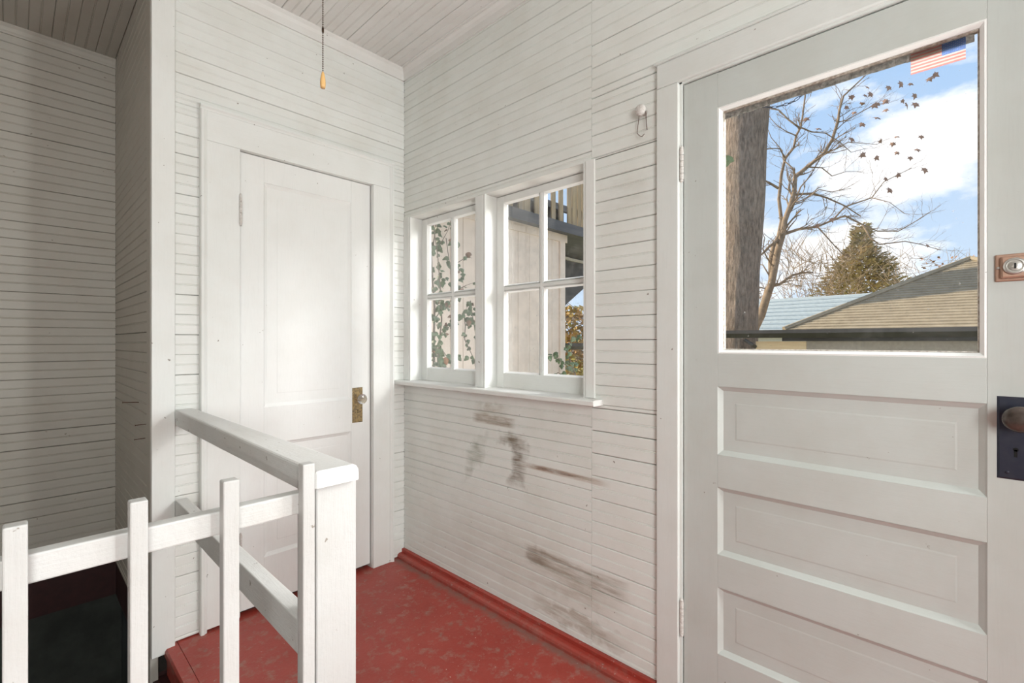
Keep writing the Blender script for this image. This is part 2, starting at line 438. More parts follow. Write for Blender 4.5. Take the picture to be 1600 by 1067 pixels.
def plank_wall(parent, side, plane, s0, s1, z0, z1, joint, pitch, mat, holes=(), gaps=GAPS):
    """s: x for 'B', y for 'R'. holes: (s0,s1,z0,z1). one object per board"""
    rnd = random.Random(int(plane * 1000) + int(z0 * 10))
    for (a, b) in rows(z0, z1, joint, pitch):
        gap = rnd.choice(gaps); off = rnd.uniform(-.0008, .0008)
        zs = sorted({a, b} | {z for h in holes for z in h[2:] if a + .004 < z < b - .004})
        for za, zb in zip(zs, zs[1:]):
            zm = (za + zb) / 2
            iv = [(s0, s1)]
            for h in holes:
                if h[2] < zm < h[3]:
                    iv = [x for p, q in iv for x in ((p, min(q, h[0])), (max(p, h[1]), q)) if x[1] - x[0] > .008]
            for p, q in iv:
                me = plank_mesh(q - p, zb - za, gap, mat)
                if side == 'B': T = Matrix.Translation((p, plane + off, za))
                elif side == 'R': T = Matrix.Translation((plane + off, q, za))
                link('plank', me, parent, T @ ROT[side])

# floor -----------------------------------------------------------------------
XN0, XN1 = .413, .458
fl = empty('floor', kind='structure')
m = MB(); m.box(XN1 + .0015, XR + .02, 1.0, YB + .2, -.12, 0); m.box(XW, XR + .02, Y0, 1.0, -.12, 0)
m.build('floor_deck', M['floor'], fl)
m = MB(); m.prism([(XN1, -.12), (XN1, -.001), (XN1 - .004, .001), (XN0 + .006, 0), (XN0, -.008), (XN0, -.03), (XN0 + .012, -.034), (XN0 + .012, -.12)], 'y', 1.02, YB + .01)
m.build('stair_nosing', M['floor'], fl)

# ceiling ----------------------------------------------------------------------
ce = empty('ceiling', kind='structure')
m = MB(); m.box(XW, XR + .05, Y0, YB + .03, ZC + PT + .0005, ZC + .06); m.build('backing', M['dark'], ce)
m = MB(); m.box(XW, XS + .03, YB + .03, YS + .05, ZCS + PT + .0005, ZCS + .06); m.build('backing', M['dark'], ce)
m = MB(); m.box(XW, XS, YB + .03, YB + .045, ZCS, ZC + .01); m.build('step_board', M['trim_x'], ce)
rnd = random.Random(3)
x = 1.341 - 33 * .0805
while x < XR - .01:
    w = min(.0805, XR - x); gap = rnd.choice(GAPS)
    T = Matrix.Translation((x, Y0, ZC + rnd.uniform(-.0006, .0006)))
    link('plank', plank_mesh(YB - Y0, w, gap, M['board_ceiling']), ce, T @ ROT['C'])
    x += .0805
x = XS - 20 * .082
while x < XS + .05:
    T = Matrix.Translation((x, YB + .045, ZCS + rnd.uniform(-.0006, .0006)))
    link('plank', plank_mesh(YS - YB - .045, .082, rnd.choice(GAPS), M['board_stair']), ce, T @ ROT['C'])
    x += .082
# coves
def cove(mat, axis, a, b, p, zc, sx, sz=.058, d=.030, parent=None, name='cove_moulding'):
    """p: wall plane, sx: direction into the room"""
    pr = [(p, zc), (p + sx * d, zc), (p + sx * d, zc - .006), (p + sx * d * .62, zc - .016), (p + sx * d * .36, zc - .030), (p + sx * .009, zc - sz + .006), (p + sx * .008, zc - sz), (p, zc - sz)]
    return MB().prism(pr, axis, a, b).build(name, mat, parent)

# wall_right --------------------------------------------------------------------
W1 = (1.708, 2.258); W2 = (1.076, 1.644); WZ0, WZ1 = 1.003, 1.926
DZT = onx(1068.6, XR, 133.5).z                       # door head
DY0, DY1 = -.153, .672
wr = empty('wall_right', kind='structure')
def slab_x(x0, x1, y0, y1, z0, z1, holes, name, mat, parent):
    ys = sorted({y0, y1} | {v for h in holes for v in h[:2]}); zs = sorted({z0, z1} | {v for h in holes for v in h[2:]})
    m = MB()
    for a, b in zip(ys, ys[1:]):
        for c, d in zip(zs, zs[1:]):
            if any(h[0] < (a + b) / 2 < h[1] and h[2] < (c + d) / 2 < h[3] for h in holes): continue
            m.box(x0, x1, a, b, c, d)
    return m.build(name, mat, parent)
DOORH = (DY0 - .012, DY1 + .012, -.02, DZT + .012)
SIDEH = (-1.25, -.50, .95, 2.05)  # unseen opening, added to let light into the room
slab_x(XR + PT + .0004, XR + .075, Y0, YB + .1, -.3, ZC + .06, [(W2[0], W2[1], WZ0 - .02, WZ1), (W1[0], W1[1], WZ0 - .02, WZ1), DOORH, SIDEH], 'backing', M['dark'], wr)
slab_x(XR + .0755, XR + .14, Y0, YB + .1, -.3, ZC + .25, [(W2[0] - .0, W2[1], WZ0 - .02, WZ1), (W1[0], W1[1], WZ0 - .02, WZ1), DOORH, SIDEH], 'exterior_siding', M['siding'], wr)
SEAM = 1.037
plank_wall(wr, 'R', XR, SEAM + .0012, YB, .02, ZC, 2.459, .0824, M['board_y'], gaps=[.0004, .0007, .0010, .0018], holes=[(1.0, 2.4, .983, WZ1)])
plank_wall(wr, 'R', XR, .72, SEAM, .02, ZC, 1.845, .0875, M['board_y'], gaps=[.0010, .0016, .0024], holes=[(1.022, 1.1, .983, WZ1), (0, .735, 0, 2.165)])
plank_wall(wr, 'R', XR, Y0, .72, .02, ZC, 1.845, .0875, M['board_y'], gaps=[.0010, .0016, .0024], holes=[(-.235, .735, 0, 2.165), (SIDEH[0] - .0, SIDEH[1], SIDEH[2], SIDEH[3])])
cove(M['board_ceiling'], 'y', Y0, YB, XR, ZC, -1, .062, .028, parent=wr)

# wall_back (with the inner door) --------------------------------------------------
wb = empty('wall_back', kind='structure')
ZT = .5 * (ony(312.8, 2.292, 157).z + ony(616.8, 2.292, 256).z)      # casing top
CX0, CX1 = ony(313.5, 2.292).x, ony(616.5, 2.292).x
DX0, DX1 = ony(373, 2.325).x, ony(578, 2.325).x
DZB = .5 * (ony(373.2, 2.325, 237.1).z + ony(578.7, 2.325, 290.2).z)
m = MB()
def slab_y(y0, y1, x0, x1, z0, z1, holes, name, mat, parent):
    xs = sorted({x0, x1} | {v for h in holes for v in h[:2]}); zs = sorted({z0, z1} | {v for h in holes for v in h[2:]})
    m = MB()
    for a, b in zip(xs, xs[1:]):
        for c, d in zip(zs, zs[1:]):
            if any(h[0] < (a + b) / 2 < h[1] and h[2] < (c + d) / 2 < h[3] for h in holes): continue
            m.box(a, b, y0, y1, c, d)
    return m.build(name, mat, parent)
slab_y(YB + PT + .0004, YB + .085, XP0 + .03, XR + .012, -.1, ZC + .06, [(DX0 - .012, DX1 + .012, -.1, DZB + .012)], 'backing', M['dark'], wb)
plank_wall(wb, 'B', YB, XP1 - .004, XR, .004, ZC, 2.572, .0824, M['board_x'], [(CX0 + .02, CX1 - .02, 0, ZT - .02)])
cove(M['board_ceiling'], 'x', XP1, XR, YB, ZC, -1, .062, .028, parent=wb)
# corner board with its return on the stair side
m = MB()
m.bbox(XP0, XP1, YB - .022, YB - .0002, -.02, ZC - .0, .003)
m.build('corner_board', M['trim_z'], wb)
m = MB(); m.bbox(XP0 - .001, XS + .02, YB - .0002, YB + .075, -.3, ZCS, .002); m.build('corner_board', M['board_stair'], wb)

# stairwell walls --------------------------------------------------------------------
ws = empty('wall_stair_side', kind='structure')
m = MB(); m.box(XS + PT + .0004, XS + .07, YB + .075, YS + .1, .04, ZC); m.build('backing', M['dark'], ws)
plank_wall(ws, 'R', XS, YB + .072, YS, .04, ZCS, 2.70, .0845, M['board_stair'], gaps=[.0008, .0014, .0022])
wsb = empty('wall_stair_back', kind='structure')
m = MB(); m.box(XW, XS + .05, YS + PT + .0004, YS + .09, .04, ZC); m.build('backing', M['dark'], wsb)
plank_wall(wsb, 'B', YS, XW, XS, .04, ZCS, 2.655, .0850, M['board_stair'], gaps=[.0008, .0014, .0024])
cove(M['board_stair'], 'x', XW, XS, YS, ZCS, -1, .045, .022, parent=wsb)
# cellar below
cel = empty('wall_cellar', kind='structure')
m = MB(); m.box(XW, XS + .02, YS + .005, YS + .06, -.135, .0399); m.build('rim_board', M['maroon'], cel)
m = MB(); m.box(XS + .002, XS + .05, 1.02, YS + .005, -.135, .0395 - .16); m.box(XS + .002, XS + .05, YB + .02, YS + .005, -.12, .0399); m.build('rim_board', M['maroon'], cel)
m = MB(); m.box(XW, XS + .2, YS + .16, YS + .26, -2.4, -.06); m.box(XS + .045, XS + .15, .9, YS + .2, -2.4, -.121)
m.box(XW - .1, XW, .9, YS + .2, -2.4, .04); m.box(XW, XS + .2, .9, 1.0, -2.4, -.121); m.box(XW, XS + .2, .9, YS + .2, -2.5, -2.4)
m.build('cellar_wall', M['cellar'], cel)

# walls behind the camera
wl = empty('wall_left', kind='structure')
m = MB(); m.box(XW - .06, XW, Y0, YS + .1, 0, ZC + .05); m.build('panelling', M['board_stair'], wl)
wf = empty('wall_front', kind='structure')
m = MB(); m.box(XW, XR + .1, Y0 - .06, Y0, 0, ZC + .05); m.build('panelling', M['board_stair'], wf)

# baseboard right ---------------------------------------------------------------------
bb = empty('baseboard_right', kind='structure')
ye = .75
MB().prism([(XR, 0), (XR - .016, 0), (XR - .016, .040), (XR - .012, .044), (XR, .044)], 'y', ye, YB).build('board', M['base'], bb)
MB().prism([(XR - .0161, 0), (XR - .046, 0), (XR - .046, .010), (XR - .042, .019), (XR - .034, .024), (XR - .0161, .025)], 'y', ye, YB).build('shoe_moulding', M['base'], bb)

# windows -------------------------------------------------------------------------------
XSH = 1.620                      # sash face
def window(name, y0, y1, glassmat, label_y):
    w = empty(name, kind='structure')
    t = .03
    m = MB(); m.box(XR - .001, XSH + .05, y1 - .0001, y1 + .012, WZ0 - .015, WZ1); m.build('jamb', M['trim_z'], w)
    m = MB(); m.box(XR - .001, XSH + .05, y0 - .012, y0 + .0001, WZ0 - .015, WZ1); m.build('jamb', M['trim_z'], w)
    m = MB(); m.box(XR + .001, XSH + .05, y0 - .01, y1 + .01, WZ1 - .0001, WZ1 + .014); m.build('head_jamb', M['trim_y'], w)
    # thin stop bead on the room edge
    m = MB(); m.bbox(XR - .004, XR + .010, y1 - .007, y1 + .001, WZ0, WZ1, .002); m.build('stop_bead', M['trim_z'], w)
    sw = .050; gz0, gz1 = 1.075, 1.890; x0, x1 = XSH, XSH + .034; ym = (y0 + y1) / 2 + .001; zm = 1.478
    sash = empty('sash'); sash.parent = w
    def stick(ya, yb, za, zb, mat, nm):   # member with chamfer toward the glass
        return MB().bbox(x0, x1, ya, yb, za, zb, .003).build(nm, mat, sash)
    stick(y0 + .001, y0 + sw, WZ0, WZ1 - .002, M['trim_z'], 'stile')
    stick(y1 - sw, y1 - .001, WZ0, WZ1 - .002, M['trim_z'], 'stile')
    stick(y0 + sw, y1 - sw, gz1, WZ1 - .002, M['trim_y'], 'top_rail')
    stick(y0 + sw, y1 - sw, WZ0, gz0, M['trim_y'], 'bottom_rail')
    def muntin(vert):
        d = x0; e = .0135; i = .006
        if vert: m = MB().prism([(d + .002, ym - i), (d + .002, ym + i), (d + .012, ym + e), (d + .03, ym + e), (d + .03, ym - e), (d + .012, ym - e)], 'z', gz0, gz1)
        else: m = MB().prism([(d + .0025, zm - i), (d + .0025, zm + i), (d + .0122, zm + e), (d + .0295, zm + e), (d + .0295, zm - e), (d + .0122, zm - e)], 'y', y0 + sw, y1 - sw)
        return m.build('muntin', M['trim_z'] if vert else M['trim_y'], sash)
    muntin(True); muntin(False)
    for a, b in ((y0 + sw, ym - .0135), (ym + .0135, y1 - sw)):
        for c, d in ((gz0, zm - .0135), (zm + .0135, gz1)):
            MB().box(x0 + .016, x0 + .019, a + .0004, b - .0004, c + .0004, d - .0004).build('glass_pane', glassmat, sash)
            # putty bevel round the pane
            p = .007; q = MB()
            q.prism([(x0 + .004, a), (x0 + .0158, a), (x0 + .0158, a + p)], 'z', c, d)
            q.prism([(x0 + .004, b), (x0 + .0158, b), (x0 + .0158, b - p)], 'z', c, d)
            q.prism([(x0 + .004, c), (x0 + .0158, c), (x0 + .0158, c + p)], 'y', a, b)
            q.prism([(x0 + .004, d), (x0 + .0158, d), (x0 + .0158, d - p)], 'y', a, b)
            q.build('putty', M['putty'], sash)
    return w
w1 = window('window_1', W1[0], W1[1], M['glass'], 0)
w2 = window('window_2', W2[0], W2[1], M['glass_dusty'], 0)
tr = empty('trim_1', kind='structure')
XT = XR - .004
MB().bbox(XT, XR + PT, W1[1] + .012, YB - .001, 1.006, WZ1 + .003, .002).build('side_casing', M['trim_z'], tr)
MB().bbox(XT, XR + PT + .01, W2[1] + .0122, W1[0] - .0122, 1.006, WZ1 - .001, .002).build('mullion', M['trim_z'], tr)
MB().bbox(XT - .002, XR + PT, 1.022, W2[0] - .0122, 1.006, WZ1 + .003, .002).build('side_casing', M['trim_z'], tr)
sy0 = onx(942, XR).y
MB().prism([(XR - .066, .986), (XR - .066, 1.001), (XR - .062, 1.005), (XSH + .01, 1.0055), (XSH + .01, .983), (XR - .062, .983)], 'y', sy0, YB - .004).build('window_sill', M['trim_y'], tr)
# made-up window to let light in, in the unseen stretch of the same wall
w3 = empty('added_window', kind='structure')
m = MB()
for a in (SIDEH[0], SIDEH[1] - .04): m.box(XR - .01, XR + .08, a, a + .04, SIDEH[2], SIDEH[3])
for c in (SIDEH[2], SIDEH[3] - .04): m.box(XR - .01, XR + .08, SIDEH[0], SIDEH[1], c, c + .04)
m.build('added_window_frame', M['trim_z'], w3)

# ------------------------------------------------------------------ panelled doors
def panel_in(name, mat, parent, axis, plane, s0, s1, z0, z1, depth=.011, slope=.013, field=.045, sgn=1):
    """recessed panel with chamfered sticking and a faint raised field. axis 'x': face toward -x; 'y': face toward -y"""
    def P(s, z, d): return (plane + d, s, z) if axis == 'x' else (s, plane + d, z)
    rings = [(0, -.0002), (.003, .003), (slope, depth), (field, depth), (field + .004, depth - .0009), (field + .018, depth - .0012)]
    vs = []; fs = []
    for ins, d in rings:
        vs += [P(s0 + ins, z0 + ins, d), P(s1 - ins, z0 + ins, d), P(s1 - ins, z1 - ins, d), P(s0 + ins, z1 - ins, d)]
    for i in range(len(rings) - 1):
        for j in range(4): fs.append((i * 4 + j, i * 4 + (j + 1) % 4, (i + 1) * 4 + (j + 1) % 4, (i + 1) * 4 + j))
    k = (len(rings) - 1) * 4; fs.append((k, k + 1, k + 2, k + 3))
    b0 = len(vs); vs += [P(s0, z0, .03), P(s1, z0, .03), P(s1, z1, .03), P(s0, z1, .03)]
    for j in range(4): fs.append((j, b0 + j, b0 + (j + 1) % 4, (j + 1) % 4))
    fs.append((b0 + 3, b0 + 2, b0 + 1, b0))
    m = MB(); m.add(vs, fs); return m.build(name, mat, parent)

def hinge(parent, axis, cx, cy, z0, z1, r=.0065, mats=None):
    h = MB(); n = 5; L = (z1 - z0) / n
    for i in range(n):
        h.lathe([(r * .6, 0), (r, .0006), (r, L - .0012), (r * .6, L - .0006)], (cx, cy, z0 + i * L), (0, 0, 1), 12)
    o = h.build('hinge', M['hinge'], parent, smooth=False)
    p = MB(); p.lathe([(r * .5, -.008), (r * .85, -.006), (r * .85, 0), (r * .5, .001)], (cx, cy, z0), (0, 0, 1), 10)
    p.lathe([(r * .5, -.001), (r * .9, 0), (r * .9, .004), (r * .4, .010)], (cx, cy, z1), (0, 0, 1), 10)
    p.build('hinge_pin', M['hinge'], o, smooth=True)
    return o

# inner door -----------------------------------------------------------------------------
d1 = empty('door_1', kind='structure')
YC = 2.292; YD = 2.325
CI0, CI1 = DX0 - .002, DX1 + .006
bw = .024
def casing_v(x0, x1, out, top):
    # flat + back band on the outer side
    m = MB()
    if out < 0: m.bbox(x0 + bw, x1, YC + .006, YB + .012, .012, top, .002)
    else: m.bbox(x0, x1 - bw, YC + .006, YB + .012, 0.0, top, .002)
    return m
casing_v(CX0, CI0, -1, DZB + .003).build('casing', M['trim_z'], d1)
casing_v(CI1, CX1, 1, DZB + .003).build('casing', M['trim_z'], d1)
MB().bbox(CX0 + bw, CX1 - bw, YC + .006, YB + .012, DZB + .0035, ZT - bw, .002).build('casing', M['trim_x'], d1)
def band(x, s):    # back band profile in plan
    return [(x, YB + .0), (x, YC + .003), (x + s * .003, YC - .002), (x + s * .012, YC - .003), (x + s * .016, YC + .001), (x + s * .020, YC + .004), (x + s * bw, YC + .0055), (x + s * bw, YB)]
MB().prism(band(CX0, 1), 'z', 0.0, ZT - bw).build('back_band', M['trim_z'], d1)
MB().prism(band(CX1, -1), 'z', 0.0, ZT - bw).build('back_band', M['trim_z'], d1)
MB().prism([(YB, ZT), (YC + .003, ZT), (YC - .002, ZT - .003), (YC - .003, ZT - .012), (YC + .001, ZT - .016), (YC + .004, ZT - .020), (YC + .0055, ZT - bw), (YB, ZT - bw)], 'x', CX0, CX1).build('back_band', M['trim_x'], d1)
# jambs
m = MB(); m.box(DX1 + .0045, DX1 + .0125, YC + .018, YB + .09, 0, DZB + .012); m.build('jamb', M['trim_z'], d1)
m = MB(); m.box(DX0 - .0125, DX0 - .0020, YC + .018, YB + .09, 0, DZB + .012); m.build('jamb', M['trim_z'], d1)
m = MB(); m.box(DX0 - .0125, DX1 + .0125, YC + .018, YB + .09, DZB + .003, DZB + .013); m.build('jamb', M['trim_x'], d1)
px0, px1 = ony(412.5, YD).x, ony(549, YD).x
zt1 = ony(412, YD, 285).z; zb1 = .5 * (ony(415, YD, 636.9).z + ony(546, YD, 623.7).z)
zt2 = ony(546, YD, 674.4).z; zb2 = ony(415, YD, 870).z
dl = empty('door_leaf'); dl.parent = d1
def slabY(x0, x1, z0, z1, mat, nm): return MB().bbox(x0, x1, YD, YD + .035, z0, z1, .0012).build(nm, mat, dl)
slabY(DX0, px0, .022, DZB, M['door_in'], 'stile'); slabY(px1, DX1, .022, DZB, M['door_in'], 'stile')
slabY(px0, px1, zt1, DZB, M['door_in'], 'top_rail'); slabY(px0, px1, zt2, zb1, M['door_in'], 'lock_rail'); slabY(px0, px1, .022, zb2, M['door_in'], 'bottom_rail')
panel_in('panel', M['door_in'], dl, 'y', YD, px0, px1, zb1, zt1, .010, .016, .06)
panel_in('panel', M['door_in'], dl, 'y', YD, px0, px1, zb2, zt2, .010, .016, .06)
m = MB(); m.box(DX0 - .01, DX1 + .01, YD + .036, YD + .05, 0, DZB + .01); m.build('door_back', M['dark'], d1)
hx = DX0 - .001
hinge(dl, 'y', hx, YC + .002, ony(374, 2.3, 350).z, ony(374, 2.3, 306).z, .0058)
hinge(dl, 'y', hx, YC + .002, .27, .375, .0058)
# brass plate, keyhole, glass knob
pa, pb = ony(550.3, YD).x, ony(566.5, YD).x
pz1, pz0 = ony(557, YD, 605.5).z, ony(557, YD, 660).z
m = MB()
m.add([(pa, YD, pz0), (pb, YD, pz0), (pb, YD, pz1), (pa, YD, pz1), (pa + .005, YD - .004, pz0 + .005), (pb - .005, YD - .004, pz0 + .005), (pb - .005, YD - .004, pz1 - .005), (pa + .005, YD - .004, pz1 - .005)],
      [(0, 1, 5, 4), (1, 2, 6, 5), (2, 3, 7, 6), (3, 0, 4, 7), (4, 5, 6, 7), (3, 2, 1, 0)])
pc = (pa + pb) / 2
for zz in (pz0 + .012, pz1 - .012):
    m.lathe([(.003, 0), (.003, .0012), (.0015, .002)], (pc, YD - .004, zz), (0, -1, 0), 10)
m.build('lock_plate', M['brass'], dl)
kz = ony(566, YD - .05, 623.5).z; kx = pc
m = MB(); kh = pz0 + (pz1 - pz0) * .33
m.lathe([(.0032, 0), (.0032, .0005)], (pc, YD - .0042, kh + .004), (0, -1, 0), 12); m.box(pc - .0016, pc + .0016, YD - .0047, YD - .0042, kh - .012, kh + .003)
m.build('keyhole', M['hole'], dl)
m = MB(); m.lathe([(.012, 0), (.012, .004), (.008, .007), (.007, .022), (.010, .026), (.010, .03), (.006, .031)], (kx, YD - .004, kz), (0, -1, 0), 20)
m.build('knob_shank', M['brass'], dl, smooth=False)
m = MB(); m.lathe([(.008, 0), (.0225, .006), (.0265, .014), (.0265, .020), (.020, .030), (.010, .033), (.004, .0335)], (kx, YD - .034, kz), (0, -1, 0), 12)
m.build('glass_knob', M['crystal'], dl); 
# chalk marks / nail on the lower rail: small dark scuffs come from the paint

# outer door -------------------------------------------------------------------------------
d2 = empty('door_2', kind='structure')
XC = XR - .020                     # casing face
cy_out, cy_in = onx(1025.5, XC).y, onx(1059.4, XC).y
czo = onx(1025.5, XC, 103).z; czi = onx(1059.4, XC, 127.6).z
MB().bbox(XC, XR + .012, cy_in, cy_out, .0, czi, .003).build('casing', M['casing_z'], d2)
MB().bbox(XC, XR + .012, DY0 - .11, DY0 - .02, .0, czi, .003).build('casing', M['casing_z'], d2)
MB().bbox(XC, XR + .012, DY0 - .11, cy_out, czi + .0005, czo, .004).build('casing', M['casing_y'], d2)
MB().prism([(XC - .006, czo), (XC - .006, czo + .005), (XC + .004, czo + .012), (XR + .001, czo + .016), (XR + .001, czo)], 'y', DY0 - .12, cy_out + .006).build('drip_cap', M['casing_y'], d2)
for (a, b) in ((DY1 + .0035, DY1 + .0118), (DY0 - .0118, DY0 - .0035)):
    m = MB(); m.box(XC + .012, XR + .10, a, b, 0, DZT + .011); m.build('jamb', M['casing_z'], d2)
m = MB(); m.box(XC + .012, XR + .10, DY0 - .0118, DY1 + .0118, DZT + .0035, DZT + .0118); m.build('jamb', M['casing_y'], d2)
gy0, gy1 = -.043, .562
XD = XR
gz1 = .5 * (onx(1118.4, XD, 168.9).z + onx(1537.8, XD, 29.8).z); gz0 = .5 * (onx(1121, XD, 551.7).z + onx(1542.9, XD, 560.6).z)
p1t = .5 * (onx(1121.4, XD, 602.8).z + onx(1542, XD, 632.2).z); p1b = .5 * (onx(1121.4, XD, 707.3).z + onx(1542, XD, 781).z)
p2t = .5 * (onx(1121.4, XD, 759.6).z + onx(1542, XD, 849.9).z); p2b = .5 * (onx(1121.4, XD, 864.2).z + onx(1542, XD, 994.9).z)
p3t = .5 * (onx(1121.4, XD, 916.5).z + onx(1542, XD, 1064.7).z); p3b = onx(1121.4, XD, 1021).z
dl2 = empty('door_leaf'); dl2.parent = d2
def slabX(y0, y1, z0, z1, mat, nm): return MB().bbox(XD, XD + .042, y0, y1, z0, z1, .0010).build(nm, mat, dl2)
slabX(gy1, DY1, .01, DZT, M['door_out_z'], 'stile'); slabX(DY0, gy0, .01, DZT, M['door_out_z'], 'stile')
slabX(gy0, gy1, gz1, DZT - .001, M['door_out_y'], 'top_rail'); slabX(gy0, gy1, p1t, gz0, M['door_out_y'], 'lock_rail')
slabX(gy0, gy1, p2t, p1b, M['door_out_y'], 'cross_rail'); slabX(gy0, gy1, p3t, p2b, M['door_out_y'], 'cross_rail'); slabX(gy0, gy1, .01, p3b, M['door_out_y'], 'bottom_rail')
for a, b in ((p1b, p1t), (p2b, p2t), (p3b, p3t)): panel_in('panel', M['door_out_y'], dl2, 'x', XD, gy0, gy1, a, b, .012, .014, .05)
# glazing: painted stop moulding, grimy edge, pane
def stop_frame(ins, w, xa, xb, mat, nm):
    m = MB(); a, b, c, d = gy0 + ins, gy1 - ins, gz0 + ins, gz1 - ins
    def ring(k, x): return [(x, a + k, c + k), (x, b - k, c + k), (x, b - k, d - k), (x, a + k, d - k)]
    vs = ring(0, XD + .03) + ring(0, xa) + ring(w * .35, xa - .001) + ring(w, xb) + ring(w, XD + .03); fs = []
    for i in range(4):
        for j in range(4): fs.append((i * 4 + j, i * 4 + (j + 1) % 4, (i + 1) * 4 + (j + 1) % 4, (i + 1) * 4 + j))
    for j in range(4): fs.append((16 + j, 16 + (j + 1) % 4, (j + 1) % 4, j))
    m.add(vs, fs); return m.build(nm, mat, dl2)
stop_frame(0, .012, XD + .001, XD + .010, M['putty'], 'glazing_stop')
stop_frame(.0121, .003, XD + .014, XD + .018, M['caulk_edge'], 'glazing_edge')
MB().box(XD + .0205, XD + .0235, gy0 + .012, gy1 - .012, gz0 + .012, gz1 - .012).build('glass_pane', M['glass'], dl2)
# grimy weather strip along the head outside the pane
m = MB(); rr = random.Random(5); y = gy0 + .02
while y < gy1 - .02:
    L = rr.uniform(.02, .05); m.bbox(XD + .0245, XD + .03, y, min(y + L, gy1 - .015), gz1 - .030 - rr.uniform(0, .003), gz1 - .012, .001); y += L
m.build('weather_strip', M['weather'], dl2)
for a, b in ((937, 988), (234, 282)):
    hinge(dl2, 'x', XD - .008, DY1 + .004, onx(1065, XD, b).z, onx(1065, XD, a).z, .0068)
# deadbolt
by = -.108; bz = onx(1554, XD, 420).z
py0 = onx(1554.5, XD).y
m = MB(); t0, t1 = onx(1554.5, XD, 399).z, onx(1554.5, XD, 441).z
m.bbox(XD - .005, XD, py0 - .085, py0, t1, t0, .004); m.build('deadbolt_plate', M['copper'], dl2)
m = MB(); m.bbox(XD - .014, XD - .0045, py0 - .078, py0 - .008, t1 + .006, t0 - .006, .004); m.build('deadbolt_body', M['copper'], dl2)
dy = onx(1586, XD - .016).y; dz = onx(1586, XD - .016, 415.5).z
m = MB(); m.lathe([(.0185, 0), (.0185, .004), (.016, .0065), (.0135, .0068), (.013, .0045), (.0105, .0045), (.0100, .0075), (.004, .0085)], (XD - .0135, dy, dz), (-1, 0, 0), 28); m.build('deadbolt_cylinder', M['steel'], dl2, smooth=False)
m = MB(); m.bbox(XD - .0235, XD - .021, dy - .0015, dy + .0015, dz - .006, dz + .006, .0005); m.build('key_slot', M['hole'], dl2)
m = MB(); m.lathe([(.0035, 0), (.0035, .001), (.002, .002)], (XD - .005, py0 - .0055, (t0 + t1) / 2), (-1, 0, 0), 12); m.build('screw', M['steel'], dl2)
# black mortise plate and knob
ky = onx(1557.5, XD).y; kz0, kz1 = onx(1557.5, XD, 746).z, onx(1557.5, XD, 618.5).z
m = MB(); W = .068
m.add([(XD, ky, kz0), (XD, ky - W, kz0), (XD, ky - W, kz1), (XD, ky, kz1), (XD - .003, ky - .004, kz0 + .004), (XD - .003, ky - W + .004, kz0 + .004), (XD - .003, ky - W + .004, kz1 - .004), (XD - .003, ky - .004, kz1 - .004)],
      [(0, 1, 5, 4), (1, 2, 6, 5), (2, 3, 7, 6), (3, 0, 4, 7), (4, 5, 6, 7), (3, 2, 1, 0)])
m.build('lock_plate', M['black_metal'], dl2)
kcy = ky - W / 2
m = MB(); m.lathe([(.016, 0), (.016, .003), (.010, .006), (.009, .026)], (XD - .003, kcy, 1.056), (-1, 0, 0), 20); m.build('knob_shank', M['black_metal'], dl2, smooth=True)
m = MB(); m.lathe([(.010, 0), (.022, .004), (.0275, .010), (.0285, .016), (.026, .023), (.018, .028), (.008, .030), (.001, .0304)], (XD - .028, kcy, 1.056), (-1, 0, 0), 32); m.build('door_knob', M['knob_metal'], dl2, smooth=True)
m = MB(); kk = onx(1587, XD, 705)
m.lathe([(.0045, 0), (.0045, .0006)], (XD - .0031, kk.y, kk.z + .004), (-1, 0, 0), 14); m.box(XD - .0037, XD - .0031, kk.y - .0025, kk.y + .0025, kk.z - .013, kk.z + .004)
m.build('keyhole', M['hole'], dl2)
for yy in (ky - .016, ky - W + .012):
    MB().lathe([(.0035, 0), (.0035, .001), (.0015, .002)], (XD - .003, yy, kz0 + .016), (-1, 0, 0), 12).build('screw', M['black_metal'], dl2)
m = MB(); m.box(XR + .001, XR + .14, DY0 - .012, DY1 + .012, -.02, -.0005); m.build('threshold', M['floor'], d2)

# ------------------------------------------------------------------ stair railing
rl = empty('stair_railing', (0, 0, 0), 'white painted wooden guard railing with post and balusters beside the stairwell', 'railing')
ZR_ = .9505
def skew_box(m, pts_front, pts_back, z0, z1, r=.004):
    pass
# cap rail: tapers slightly toward the wall, rounded near end
bm = bmesh.new()
ya, yb = .985, YB - .0225
X0a, X1a, X0b, X1b = .437, .537, .447, .520
n = 14; z0, z1 = .914, ZR_
vs = []
def cap_ring(y, xa, xb, dz=0):
    r = .006
    return [(xa, y, z0), (xa, y, z1 - r), (xa + r * .3, y, z1 - r * .3), (xa + r, y, z1), (xb - .016, y, z1), (xb - .006, y, z1 - .004), (xb - .001, y, z1 - .012), (xb, y, z1 - .022), (xb, y, z0)]
m = MB(); rings = []
for t, ins, dz in ((0, .0035, .003), (.0025, 0, 0), (.33, 0, 0), (.66, 0, 0), (1, 0, 0)):
    y = ya + (yb - ya) * t; xa = X0a + (X0b - X0a) * t + ins; xb = X1a + (X1b - X1a) * t - ins
    rings.append([(p[0], p[1], min(p[2], z1 - dz)) for p in cap_ring(y, xa, xb)])
k = len(rings[0]); vs = [p for r_ in rings for p in r_]; fs = []
for i in range(len(rings) - 1):
    for j in range(k): fs.append((i * k + j, i * k + (j + 1) % k, (i + 1) * k + (j + 1) % k, (i + 1) * k + j))
fs.append(tuple(range(k))[::-1]); fs.append(tuple(range((len(rings) - 1) * k, len(rings) * k)))
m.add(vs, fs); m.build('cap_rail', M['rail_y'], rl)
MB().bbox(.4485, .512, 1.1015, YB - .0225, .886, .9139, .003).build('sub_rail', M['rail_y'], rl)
PY0 = 1.001
